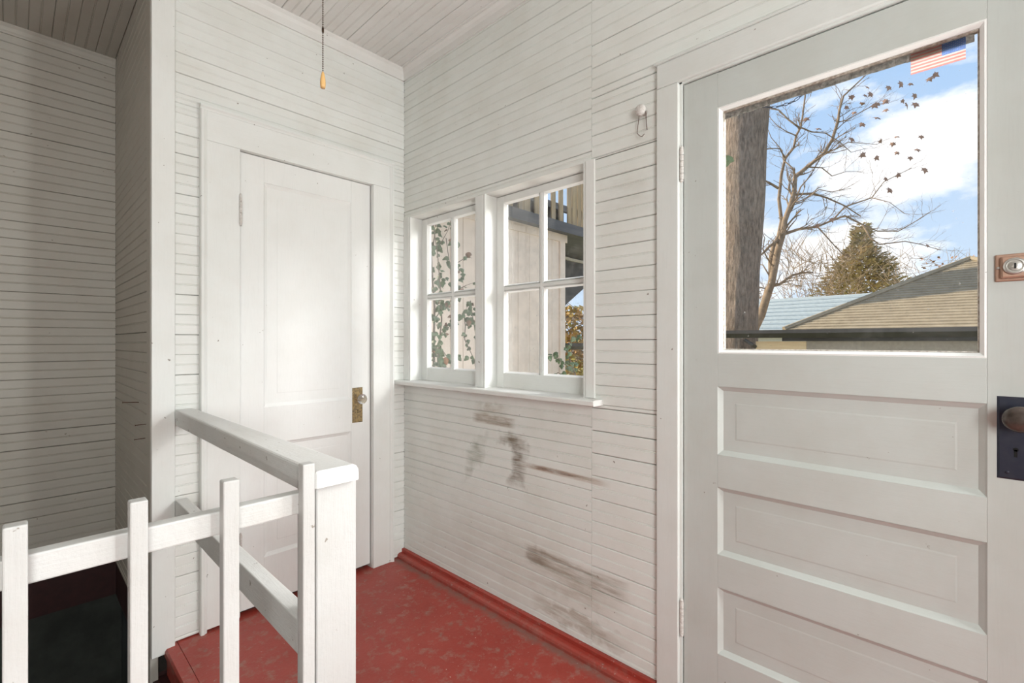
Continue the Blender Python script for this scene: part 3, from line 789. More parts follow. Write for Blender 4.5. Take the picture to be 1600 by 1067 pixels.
MB().bbox(.4450, .5385, PY0, PY0 + .10, 0, .9125, .004).build('post', M['rail'], rl)
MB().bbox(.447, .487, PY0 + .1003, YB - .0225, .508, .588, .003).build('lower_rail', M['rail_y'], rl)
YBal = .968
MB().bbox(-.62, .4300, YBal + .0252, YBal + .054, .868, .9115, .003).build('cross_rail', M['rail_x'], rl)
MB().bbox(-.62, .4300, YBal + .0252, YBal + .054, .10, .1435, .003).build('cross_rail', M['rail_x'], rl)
for k, (pa_, pb_, pt) in enumerate(((473.5, 492.5, 725), (349, 374.5, 751), (203, 232, 783.5), (3, 44, 822.5))):
    xa, xb = ony(pa_, YBal).x, ony(pb_, YBal).x; zt = ony((pa_ + pb_) / 2, YBal, pt).z
    tw = .0
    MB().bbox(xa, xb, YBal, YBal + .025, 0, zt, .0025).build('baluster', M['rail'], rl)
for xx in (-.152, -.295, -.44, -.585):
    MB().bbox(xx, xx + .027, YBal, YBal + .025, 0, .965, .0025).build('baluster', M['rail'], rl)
rebase(rl, (.49, 1.04, 0))

# ------------------------------------------------------------------ pull chain with lamp holder
pd = 1.10
pb_ = at(504.5, 138, pd); ptop = at(504.5, 112, pd)
pc_ = empty('pull_chain', (0, 0, 0), 'dark bead pull chain with varnished wooden acorn pull hanging from ceiling', 'pull chain')
Lk = ptop.z - pb_.z; o = Vector((pb_.x, pb_.y, pb_.z))
MB().lathe([(.0025, 0), (.0052, .0006), (.0060, Lk * .18), (.0061, Lk * .35), (.0056, Lk * .55), (.0044, Lk * .75), (.0028, Lk * .92), (.0014, Lk)], o, (0, 0, 1), 24).build('wooden_pull', M['pull'], pc_, smooth=True)
m = MB(); z = ptop.z + .001; bd = .0016; prof = [(bd * math.sin(a), -bd * math.cos(a)) for a in (0.15, .8, 1.57, 2.34, 2.99)]
while z < ZC - .06:
    m.lathe(prof, (o.x, o.y, z + bd), (0, 0, 1), 7); z += .0051
m.tube([(o.x, o.y, ptop.z - .002), (o.x, o.y, ZC - .05)], .00045, 5)
m.build('bead_chain', M['chain'], pc_, smooth=True, kind='stuff', recalc=False)
cz = at(504.5, 47, pd).z
MB().lathe([(.0012, -.006), (.0024, -.005), (.0026, 0), (.0024, .005), (.0012, .006)], (o.x, o.y, cz), (0, 0, 1), 10).build('chain_connector', M['chain'], pc_, smooth=True)
lh = MB(); lh.lathe([(.055, 0), (.055, -.012), (.036, -.030), (.024, -.058), (.020, -.060)], (o.x - .0, o.y - .0, ZC), (0, 0, 1), 28)
lh.build('lamp_holder', M['porcelain'], pc_, smooth=True)['label'] = 'white porcelain lamp holder'
rebase(pc_, (o.x, o.y, ZC))

# ------------------------------------------------------------------ knob with wire on the right wall
hk = onx(1001, XR - .03, 172)
kn = empty('wall_knob', (0, 0, 0), 'white painted round knob holding a rusty wire loop on the board wall', 'knob')
MB().lathe([(.011, 0), (.010, .004), (.008, .016), (.012, .022), (.0185, .026), (.0195, .033), (.016, .040), (.006, .043)], (XR, hk.y, hk.z), (-1, 0, 0), 24).build('knob_head', M['hinge'], kn, smooth=True)
xw = XR - .016
def wp(px, py): p = onx(px, xw, py); return (p.x, p.y, p.z)
MB().tube([wp(999, 176), wp(998, 186), wp(995.5, 208), wp(999, 212), wp(1003, 213.5), wp(1007, 209)], .0012, 6).build('wire', M['rust'], kn)
MB().tube([wp(1006, 169), wp(1009, 174), wp(1009.5, 186), wp(1011, 203)], .0013, 6).build('wire', M['rust'], kn)
rebase(kn, (XR, hk.y, hk.z))

# nails in the stair side wall
for i, (a, b, c, d, lab) in enumerate([(202, 626.5, 217, 628.5, 'long dark nail sticking out of stair side wall, highest of three'),
                                       (216, 663, 228, 662.5, 'short dark nail in stair side wall, nearest the white corner board'),
                                       (208, 683.5, 227, 684.5, 'thin dark nail in stair side wall, lowest of three')]):
    p = onx(c, XS, d); L = .055 if i == 0 else .035
    q = Vector((p.x - L, p.y + .0, p.z + (.004 if i == 0 else -.001)))
    m = MB(); m.tube([(p.x + .006, p.y, p.z), (q.x, q.y, q.z)], .0016, 8); m.lathe([(.0034, 0), (.0034, .001)], (q.x, q.y, q.z), (-1, 0, 0), 10)
    o_ = m.build('nail', M['rust']); tag(o_, lab, 'nail', 'nails in the stair side wall')

# ------------------------------------------------------------------ flag sticker on the door pane
def flag():
    f = empty('flag_sticker', (0, 0, 0), 'small faded striped flag decal seen from behind on the door pane', 'sticker')
    X = XD + .0198
    ya, yb = onx(1423, X).y, onx(1509, X).y         # left (far) and right (near)
    zt = .5 * (onx(1423, X, 84).z + onx(1509, X, 58).z); zb = .5 * (onx(1423, X, 116).z + onx(1509, X, 93).z)
    zt = min(zt, gz1 - .0155)
    red = simple('faded_flag_red', (.72, .36, .32), .6, var=.1, scale=80); wht = simple('faded_flag_white', (.66, .63, .58), .6, var=.06, scale=80); blu = simple('faded_flag_blue', (.26, .36, .60), .6, var=.1, scale=80)
    for mt in (red, wht, blu):
        nn, ll = mt.node_tree.nodes, mt.node_tree.links; bs = nn['Principled BSDF']
        tl = nn.new('ShaderNodeBsdfTranslucent'); mx = nn.new('ShaderNodeMixShader'); mx.inputs[0].default_value = .92
        ll.new(bs.inputs['Base Color'].links[0].from_socket, tl.inputs[0])
        ll.new(bs.outputs[0], mx.inputs[1]); ll.new(tl.outputs[0], mx.inputs[2]); tp = nn.new('ShaderNodeBsdfTransparent'); m3 = nn.new('ShaderNodeMixShader'); m3.inputs[0].default_value = .20; ll.new(mx.outputs[0], m3.inputs[1]); ll.new(tp.outputs[0], m3.inputs[2]); ll.new(m3.outputs[0], nn['Material Output'].inputs[0])
    h = (zt - zb) / 13; cy = ya + (yb - ya) * .58
    for nm, mt, par in (('red_stripes', red, 0), ('white_stripes', wht, 1)):
        m = MB()
        for i in range(13):
            if i % 2 != par: continue
            y1 = cy if i < 7 else yb
            m.box(X, X + .0004, ya, y1, zt - (i + 1) * h, zt - i * h)
        m.build(nm, mt, f)
    MB().box(X, X + .0004, cy, yb, zt - 7 * h, zt).build('canton', blu, f)
    m = MB(); cw = abs(yb - cy); s0 = -1 if yb < cy else 1
    for r_ in range(9):
        nn = 6 if r_ % 2 == 0 else 5
        for c_ in range(nn):
            yy = cy + s0 * cw * ((c_ + .5) / 6 if nn == 6 else (c_ + 1) / 6); zz = zt - 7 * h * (r_ + .75) / 9.5
            vs = []; 
            for j in range(10):
                a = math.pi / 2 + j * math.pi / 5; rr_ = .00135 if j % 2 == 0 else .0006
                vs.append((X - .0002, yy + rr_ * math.cos(a), zz + rr_ * math.sin(a)))
            m.add(vs, [tuple(range(10))])
    m.build('stars', wht, f, kind='stuff', recalc=False)
    rebase(f, (X, (ya + yb) / 2, zb))
flag()

# ------------------------------------------------------------------ door chain outside the pane
def chain():
    root = empty('hanging_chain', (0, 0, 0), 'short black metal chain sagging outside the top of the door pane', 'chain')
    X = XD + .12
    P = [(1183, 164), (1196, 167), (1206, 168), (1214, 167), (1224, 164), (1232, 162), (1241, 158), (1250, 151), (1258, 145), (1266, 138), (1276, 128)]
    pts = [onx(a, X, b) for a, b in P]
    for i in range(len(pts) - 1):
        a, b = pts[i], pts[i + 1]; d = (b - a); L = d.length * 1.12; c = (a + b) / 2; d.normalize()
        up = Vector((1, 0, 0)) if i % 2 else d.cross(Vector((1, 0, 0))).normalized()
        ring = []
        for k in range(13):
            t = 2 * math.pi * k / 12
            ring.append(c + d * (math.cos(t) * L * .5) + up * (math.sin(t) * .0036))
        MB().tube(ring, .0011, 6, cap=False).build('link', M['black_metal'], root, smooth=True)
    MB().box(X - .01, X + .01, pts[-1].y - .03, pts[-1].y + .005, pts[-1].z - .002, pts[-1].z + .05).build('chain_bracket', M['black_metal'], root)
    rebase(root, pts[0])
chain()

# ------------------------------------------------------------------ outdoors
GZ = -.85
gr = MB(); gr.box(XR + .2, 60, -40, 60, GZ - .1, GZ); gr.build('ground', M['grass'], kind='structure')

# wing of the house outside the windows: battened boards, one object per board
wg = empty('house_wing', (0, 0, 0), 'pale beige board-sided wing of the house seen through the two small windows', 'building')
YW = 2.90; ZWT = 2.29
edges_px = [640, 672, 702, 722, 741, 764, 787, 808, 826, 846, 861, 872]
for a, b in zip(edges_px, edges_px[1:]):
    MB().bbox(ony(a, YW).x + .002, ony(b, YW).x - .002, YW - .012, YW + .01, GZ, ZWT - .0, .003).build('board', M['siding'], wg)
MB().box(XR + .16, ony(882, YW).x, YW + .0101, YW + .08, GZ, 2.6).build('backing', M['dark'], wg)
MB().bbox(ony(872, YW).x, ony(883.5, YW - .03).x, YW - .03, YW + .06, GZ, ZWT, .004).build('corner_trim', M['siding'], wg)
MB().box(ony(640, YW).x, ony(883, YW).x, YW - .028, YW - .0121, ZWT - .075, ZWT).build('frieze_board', M['siding'], wg)
MB().box(XR + .16, 5.2, YW - .10, YW + 1.6, ZWT + .002, ZWT + .04).build('soffit', M['deck'], wg)
MB().box(XR + .16, 5.2, YW - .13, YW - .101, ZWT - .01, ZWT + .085).build('fascia', M['deck'], wg)
# row of weathered pickets standing above the eave
rr = random.Random(11); x = 2.0
while x < 4.6:
    w = rr.uniform(.055, .085)
    MB().bbox(x, x + w, YW - .08, YW - .06, ZWT + .0405, ZWT + .62 + rr.uniform(-.03, .03), .003).build('picket', M['picket'], wg)
    x += w + (rr.uniform(.01, .022) if rr.random() < .6 else rr.uniform(.05, .09))
MB().box(1.9, 4.7, YW - .059, YW - .02, ZWT + .22, ZWT + .28).build('picket_rail', M['deck'], wg)
# dark gable end past the corner with a light strip under it
gx = 5.2
g1 = [ony(p[0], 3.6, p[1]) for p in ((874, 352), (935, 372), (935, 400), (935, 430), (880, 480), (874, 485))]
m = MB(); m.prism([(p.x, p.z) for p in g1], 'y', 3.6, 3.75); m.build('gable_end', M['deck'], wg)
s1 = [ony(p[0], 3.585, p[1]) for p in ((876, 399), (893, 404), (916, 409), (935, 413), (935, 416), (916, 412.5), (893, 408), (876, 402.5))]
MB().prism([(p.x, p.z) for p in s1], 'y', 3.57, 3.598).build('light_strip', M['house_white'], wg)
rebase(wg, (3.0, YW, GZ))

# ivy --------------------------------------------------------------------------------
def leaf_mesh(kind):
    m = MB()
    if kind == 'ivy': o = [(0, 0), (.32, .10), (.50, .42), (.30, .62), (.22, .85), (0, 1.12), (-.22, .85), (-.30, .62), (-.50, .42), (-.32, .10)]
    else: o = [(0, 0), (.25, .12), (.62, .05), (.45, .35), (.72, .62), (.32, .62), (.22, .80), (0, 1.15), (-.18, .75), (-.38, .66), (-.70, .55), (-.40, .32), (-.55, .02), (-.2, .12)]
    n = len(o); vs = [(x, y, -.28 * abs(x) + .10 * math.sin(y * 3)) for x, y in o] + [(0, .5, .12)]
    fs = [(i, (i + 1) % n, n) for i in range(n)]
    vs2 = [(x, y, z - .02) for x, y, z in vs]
    m.add(vs, fs); m.add(vs2, [f[::-1] for f in fs])
    return m
LM = {k: leaf_mesh('ivy').mesh('leaf', M[k]) for k in ('leaf', 'leaf_brown', 'leaf_red')}
M['leaf_dry'] = simple('dry_maple_leaf', (.24, .155, .115), .85, 0, scale=20, col2=(.33, .20, .14))
LD = leaf_mesh('maple').mesh('leaf', M['leaf_dry'])
def put_leaf(parent, p, s, me, rr, face=None):
    d = (Vector((0, -1, .3)) if face is None else Vector(face)) + Vector((rr.uniform(-.7, .7), rr.uniform(-.7, .7), rr.uniform(-.5, .5)))
    q = d.to_track_quat('Z', 'Y').to_matrix().to_4x4()
    M4 = Matrix.Translation(p) @ q @ Matrix.Rotation(rr.uniform(2.0, 4.2), 4, 'Z') @ Matrix.Diagonal((s, s, s, 1))
    link('leaf', me, parent, M4)
def vine(root, path, D, lv, rr, r0=.004, spread=6, size=(.022, .040), mats=('leaf',) * 8 + ('leaf_brown',)):
    pts = [at(a, b, D + rr.uniform(-.05, .05)) for a, b in path]
    MB().tube(pts, [r0 * (1 - .6 * i / max(1, len(pts) - 1)) for i in range(len(pts))], 6).build('stem', M['stem'], root)
    for _ in range(int(lv * 1.25)):
        i = rr.randrange(len(path) - 1); t = rr.random()
        a = path[i][0] * (1 - t) + path[i + 1][0] * t + rr.gauss(0, spread); b = path[i][1] * (1 - t) + path[i + 1][1] * t + rr.gauss(0, spread * .8)
        put_leaf(root, at(a, b, D + rr.uniform(-.10, .10)), rr.uniform(*size), LM[rr.choice(mats)], rr, face=(-.7, -.7, .25))
rr = random.Random(21)
iv = empty('ivy_vine', (0, 0, 0), 'leafy green vine climbing outside the left small window', 'vine')
D = 2.95
vine(iv, [(677, 620), (678, 570), (678, 520), (679, 480), (676, 440), (674, 400), (679, 370), (682, 340)], D, 50, rr, .008, 4.5)
vine(iv, [(690, 620), (684, 560), (690, 500), (688, 450), (684, 400), (676, 345)], D - .05, 30, rr, .006, 4.5)
vine(iv, [(678, 500), (690, 484), (701, 474), (712, 462)], D, 8, rr, .004, 4)
vine(iv, [(677, 484), (694, 478), (702, 470)], D, 6, rr, .003, 4)
vine(iv, [(690, 520), (705, 508), (716, 500), (725, 488), (735, 472)], D, 22, rr, .003, 5)
vine(iv, [(725, 486), (727, 510), (726, 530), (733, 545), (741, 562), (745, 590)], D, 12, rr, .004, 4)
vine(iv, [(735, 470), (738, 490), (741, 510), (743, 525)], D, 16, rr, .003, 4.5)
vine(iv, [(676, 395), (690, 378), (700, 360), (704, 345)], D, 5, rr, .003, 4)
vine(iv, [(716, 460), (714, 420), (712, 390), (711, 372)], D, 12, rr, .003, 4)
vine(iv, [(712, 412), (722, 406), (732, 398), (737, 404)], D, 6, rr, .0025, 3)
vine(iv, [(716, 452), (728, 446), (744, 440)], D, 5, rr, .0025, 3)
vine(iv, [(697, 372), (700, 395), (704, 420), (705, 445)], D, 5, rr, .003, 3)
vine(iv, [(665, 590), (690, 585), (720, 588), (745, 590)], D - .05, 22, rr, .004, 6, mats=('leaf',) * 4 + ('leaf_brown',) * 2)
vine(iv, [(668, 540), (690, 545), (700, 560)], D - .05, 22, rr, .004, 8, size=(.03, .05), mats=('leaf',) * 5 + ('leaf_brown', 'leaf_red'))
for a in (677, 690): MB().tube([at(a, 615, D), at(a, 800, D), at(a, 533.5 + 739 * (CAMZ - GZ + .03) / D, D)], .009, 6).build('stem', M['stem'], iv)
rebase(iv, (2.0, 2.2, GZ))
iv2 = empty('ivy_vine', (0, 0, 0), 'dark green vine tips reaching up outside the lower right corner of the right small window', 'vine')
D = 3.0
vine(iv2, [(905, 600), (895, 575), (890, 560), (885, 545), (900, 525), (912, 508)], D, 16, rr, .004, 4, mats=('leaf',))
vine(iv2, [(890, 575), (878, 566), (868, 556), (858, 556)], D, 12, rr, .003, 4, mats=('leaf',))
vine(iv2, [(860, 590), (872, 582), (885, 590), (905, 588)], D, 16, rr, .003, 5, mats=('leaf',))
MB().tube([at(905, 596, D), at(912, 800, D), at(915, 533.5 + 739 * (CAMZ - GZ + .03) / D, D)], .007, 6).build('stem', M['stem'], iv2)
rebase(iv2, (2.5, 1.7, GZ))

# garden scrap visible at the right edge of the right window
def twig_cloud(name, label, cat, D, box, n, mat, rad, rr, length, leafmat=None, leaves=0, lsize=.05, group=None, depth=1.0, up=.7):
    """a bush: many thin crossing stems as one part plus leaves as one part"""
    root = empty(name, (0, 0, 0), label, cat, group)
    m = MB(); px0, py0, px1, py1 = box; base = at((px0 + px1) / 2, py1, D)
    tips = []
    for _ in range(n):
        p = at(rr.uniform(px0, px1), rr.uniform(py0, py1), D + rr.uniform(-.5, .5) * depth)
        d = Vector((rr.uniform(-1, 1), rr.uniform(-1, 1), rr.uniform(-.1, 1) * up)).normalized() * length * rr.uniform(.4, 1)
        q = p + d * .5 + Vector((rr.uniform(-.05, .05), rr.uniform(-.05, .05), rr.uniform(-.05, .05))) * length
        m.tube([p, q, p + d], [rad, rad * .8, rad * .35], 4, cap=False); tips.append(p + d)
    m.build('twigs', mat, root, kind='stuff', recalc=False)
    if leaves:
        lm = MB()
        for _ in range(leaves):
            p = at(rr.uniform(px0, px1), rr.uniform(py0, py1), D + rr.uniform(-.5, .5) * depth)
            a = Vector((rr.uniform(-1, 1), rr.uniform(-1, 1), rr.uniform(-1, 1))).normalized() * lsize; b = a.cross(Vector((rr.uniform(-1, 1), rr.uniform(-1, 1), 1))).normalized() * lsize * .6
            lm.add([p - a, p + b, p + a, p - b], [(0, 1, 2, 3)])
        lm.build('foliage', leafmat, root, kind='stuff', recalc=False)
    rebase(root, (base.x, base.y, GZ))
    return root
rr = random.Random(31)
twig_cloud('garden_shrub', 'sunlit yellow and orange shrub behind the beige wing corner', 'shrub', 9.0, (872, 480, 940, 640), 160, M['twig'], .008, rr, 1.0, M['hedge'], 1500, .07)
fr = empty('garden_fence', (0, 0, 0), 'dark horizontal fence rail across the garden behind the beige wing corner', 'fence')
a, b = at(870, 541, 6.5), at(945, 541, 6.5)
MB().tube([a, b], .045, 4).build('rail', M['fence'], fr); 
for p in (a, b): MB().box(p.x - .05, p.x + .05, p.y - .05, p.y + .05, GZ, p.z + .06).build('post', M['fence'], fr)
rebase(fr, (a.x, a.y, GZ))

# garage across the yard ----------------------------------------------------------------
XG = 6.5
E0 = onx(1225, XG, 515); zE = 1.355
PITCH = .531; ex0, yc = XG, E0.y
t = 1.656; peak = Vector((XG + t, yc - t, zE + t * PITCH)); yfar = yc - 2 * t
ga = empty('garage', (0, 0, 0), 'low garage with olive brown shingled hip roof and dark gutter across the yard', 'building')
# courses on the face toward us (normal -x): one object per course
NC = 26
def lerp(a, b, t): return a + (b - a) * t
for i in range(NC):
    t0, t1 = i / NC, (i + 1) / NC
    def edge(tt, lift):
        yl = lerp(yc, peak.y, tt); yr = lerp(yfar, peak.y, tt); xx = lerp(XG, peak.x, tt); zz = lerp(zE, peak.z, tt)
        return Vector((xx, yl, zz + lift)), Vector((xx, yr, zz + lift))
    a, b = edge(t0, .022); c, d = edge(min(1, t1 + .3 / NC), .004); e, f_ = edge(t0, .0)
    m = MB(); m.add([a, b, d, c, e, f_], [(0, 1, 2, 3), (4, 5, 1, 0)]); 
    g_, h_ = edge(min(1, t1 + .3 / NC), -.01); m.add([e, f_, h_, g_], [(3, 2, 1, 0)])
    m.build('shingle_course', M['shingle'], ga, recalc=False)
# remaining roof faces
bk = 4.2
m = MB(); P = [Vector((XG, yc, zE)), Vector((XG, yfar, zE)), peak, Vector((XG + bk, peak.y, peak.z)), Vector((XG + bk + t, yc, zE)), Vector((XG + bk + t, yfar, zE))]
m.add([tuple(p - Vector((0, 0, .012))) for p in P], [(0, 2, 3, 4), (1, 5, 3, 2), (4, 3, 5), (0, 1, 2), (0, 4, 5, 1)]); m.build('roof_shell', M['shingle'], ga)
# hip cap
m = MB(); m.tube([P[0] + Vector((0, 0, .02)), peak + Vector((0, 0, .02))], .035, 6); m.tube([P[1] + Vector((0, 0, .02)), peak + Vector((0, 0, .02))], .035, 6); m.build('hip_cap', M['shingle'], ga)
gyl = onx(1126, XG - .12).y + .6
m = MB(); m.prism([(XG - .12, zE + .012), (XG - .125, zE - .03), (XG - .09, zE - .085), (XG - .01, zE - .085), (XG - .01, zE + .0)], 'y', yfar - .2, gyl); m.build('gutter', M['gutter'], ga)
m = MB(); m.box(XG - .009, XG + .02, yfar, yc + .02, zE - .125, zE - .002); m.build('fascia_board', M['gutter'], ga)
m = MB(); m.box(XG + .021, XG + .14, onx(1180, XG).y, onx(1259, XG).y, zE - .26, zE - .128); m.build('new_lumber_block', M['lumber'], ga)['label'] = 'pale fresh lumber board under the gutter'
m = MB(); m.box(XG + .021, XG + bk + t, yfar + .1, onx(1259.5, XG).y, GZ, zE - .05); m.build('wall', M['garage_wall'], ga)
q = onx(1163, XG - .06, 531); q2 = onx(1175, XG - .06, 538)
m = MB(); m.tube([q, q2, (q2.x + .3, q2.y - .05, q2.z - .10)], .022, 8); m.build('downspout', M['gutter'], ga)
rebase(ga, (XG + 2, yc - 1.4, GZ))

# blue-grey roof farther off
DB = 15.
hb = empty('neighbour_house', (0, 0, 0), 'farther house with plain blue-grey shingled roof between tree trunk and garage', 'building')
A = at(1150, 471, DB + 3); B_ = at(1500, 449, DB + 3); Cc = at(1135, 520, DB); Dd = at(1520, 521, DB)
m = MB(); dn = Vector((0, 0, -.12)); rows_n = 9
for i in range(rows_n):
    a0 = Cc.lerp(A, i / rows_n); b0 = Dd.lerp(B_, i / rows_n); a1 = Cc.lerp(A, (i + 1) / rows_n); b1 = Dd.lerp(B_, (i + 1) / rows_n); u = Vector((0, 0, .012))
    mm = MB(); mm.add([a0 + u, b0 + u, b1, a1, a0, b0], [(0, 1, 2, 3), (4, 5, 1, 0)]); mm.build('shingle_course', M['slate_blue'], hb, recalc=False)
m.add([Cc, Dd, B_, A, Cc + dn, Dd + dn, B_ + dn * 8, A + dn * 8], [(4, 7, 6, 5), (0, 4, 5, 1), (3, 2, 6, 7), (0, 3, 7, 4), (1, 5, 6, 2)]); m.build('roof_body', M['slate_blue'], hb)
c0 = Cc + Vector((.3, 0, -.1)); d0 = Dd + Vector((.3, 0, -.1))
m = MB(); m.add([c0, d0, d0 + (B_ - Dd), c0 + (A - Cc), (c0.x, c0.y, GZ), (d0.x, d0.y, GZ), (d0.x + (B_ - Dd).x, d0.y + (B_ - Dd).y, GZ), (c0.x + (A - Cc).x, c0.y + (A - Cc).y, GZ)], [(0, 1, 5, 4), (1, 2, 6, 5), (2, 3, 7, 6), (3, 0, 4, 7)]); m.build('wall', M['house_white'], hb)
rebase(hb, (c0.x, c0.y, GZ))

# big trunk ---------------------------------------------------------------------------
def big_tree():
    root = empty('large_tree', (0, 0, 0), 'thick straight tree trunk with furrowed bark close behind the gutter', 'tree')
    D = 6.65; path = [(1146, 620, 68), (1150, 560, 62), (1152, 515, 57), (1154, 450, 58), (1158, 380, 60), (1160, 300, 63), (1163, 220, 64), (1166, 140, 66), (1170, 40, 66), (1174, -80, 64)]
    pts = []; seg = 40; vs = []; fs = []
    # dense rings with furrows
    P = [(at(a, b, D), w / 739. * D / 2) for a, b, w in path]
    NR = 150
    zs0, zs1 = GZ - .05, P[-1][0].z
    def ev(z):
        for (p, r), (q, s) in zip(P, P[1:]):
            if p.z <= z <= q.z:
                t = (z - p.z) / (q.z - p.z); return p.lerp(q, t), r + (s - r) * t
        return (P[0][0], P[0][1]) if z < P[0][0].z else (P[-1][0], P[-1][1])
    seg = 90
    for i in range(NR):
        z = zs0 + (zs1 - zs0) * i / (NR - 1); c, r = ev(z)
        if z < .0: r *= 1 + .5 * (min(1, (0 - z))) ** 2
        for j in range(seg):
            a = 2 * math.pi * j / seg
            f = noise.noise(Vector((math.cos(a) * 5.5, math.sin(a) * 5.5, z * 1.1))) + .5 * noise.noise(Vector((math.cos(a) * 12, math.sin(a) * 12, z * 2.4)))
            rad = r * (1 + .05 * f + .02 * math.sin(a * 3 + z))
            vs.append((c.x + rad * math.cos(a), c.y + rad * math.sin(a), z))
    for i in range(NR - 1):
        for j in range(seg): fs.append((i * seg + j, i * seg + (j + 1) % seg, (i + 1) * seg + (j + 1) % seg, (i + 1) * seg + j))
    m = MB(); m.add(vs, fs); m.build('trunk', M['bark'], root, smooth=True)
    # crown above the frame
    rr = random.Random(2); top = P[-1][0]
    for k in range(6):
        a = k * 1.05; d = Vector((math.cos(a), math.sin(a), 1.1)).normalized()
        pts = [top + Vector((0, 0, -.3)), top + d * 1.2, top + d * 2.6 + Vector((0, 0, .5)), top + d * 4 + Vector((0, 0, 1.2))]
        MB().tube(pts, [.2, .15, .09, .03], 8).build('branch', M['bark'], root, smooth=True)
    lf = onx(1136, 1.9, 251)
    rebase(root, (P[0][0].x, P[0][0].y, GZ))
big_tree()
# leaf tip of the vine hanging outside the door
lv = empty('ivy_sprig', (0, 0, 0), 'single dark green leaf hanging outside the left edge of the door pane', 'leaf')
p0 = at(1120, 236, 2.3); p1 = at(1137, 244, 2.3)
MB().tube([(1.675, .80, 2.42), (1.95, .86, 2.40), (2.2, .90, 2.30), p0, p1], .0015, 5).build('stem', M['stem'], lv)
m = leaf_mesh('ivy'); me = m.mesh('leaf', M['leaf'])
ang = (-ray(1137)[0], -ray(1137)[1], .1)
q = Vector(ang).to_track_quat('Z', 'Y').to_matrix().to_4x4()
link('leaf', me, lv, Matrix.Translation(p1 + Vector((0, 0, .006))) @ q @ Matrix.Rotation(R(165), 4, 'Z') @ Matrix.Diagonal((.075, .062, .06, 1)))
rebase(lv, p0)

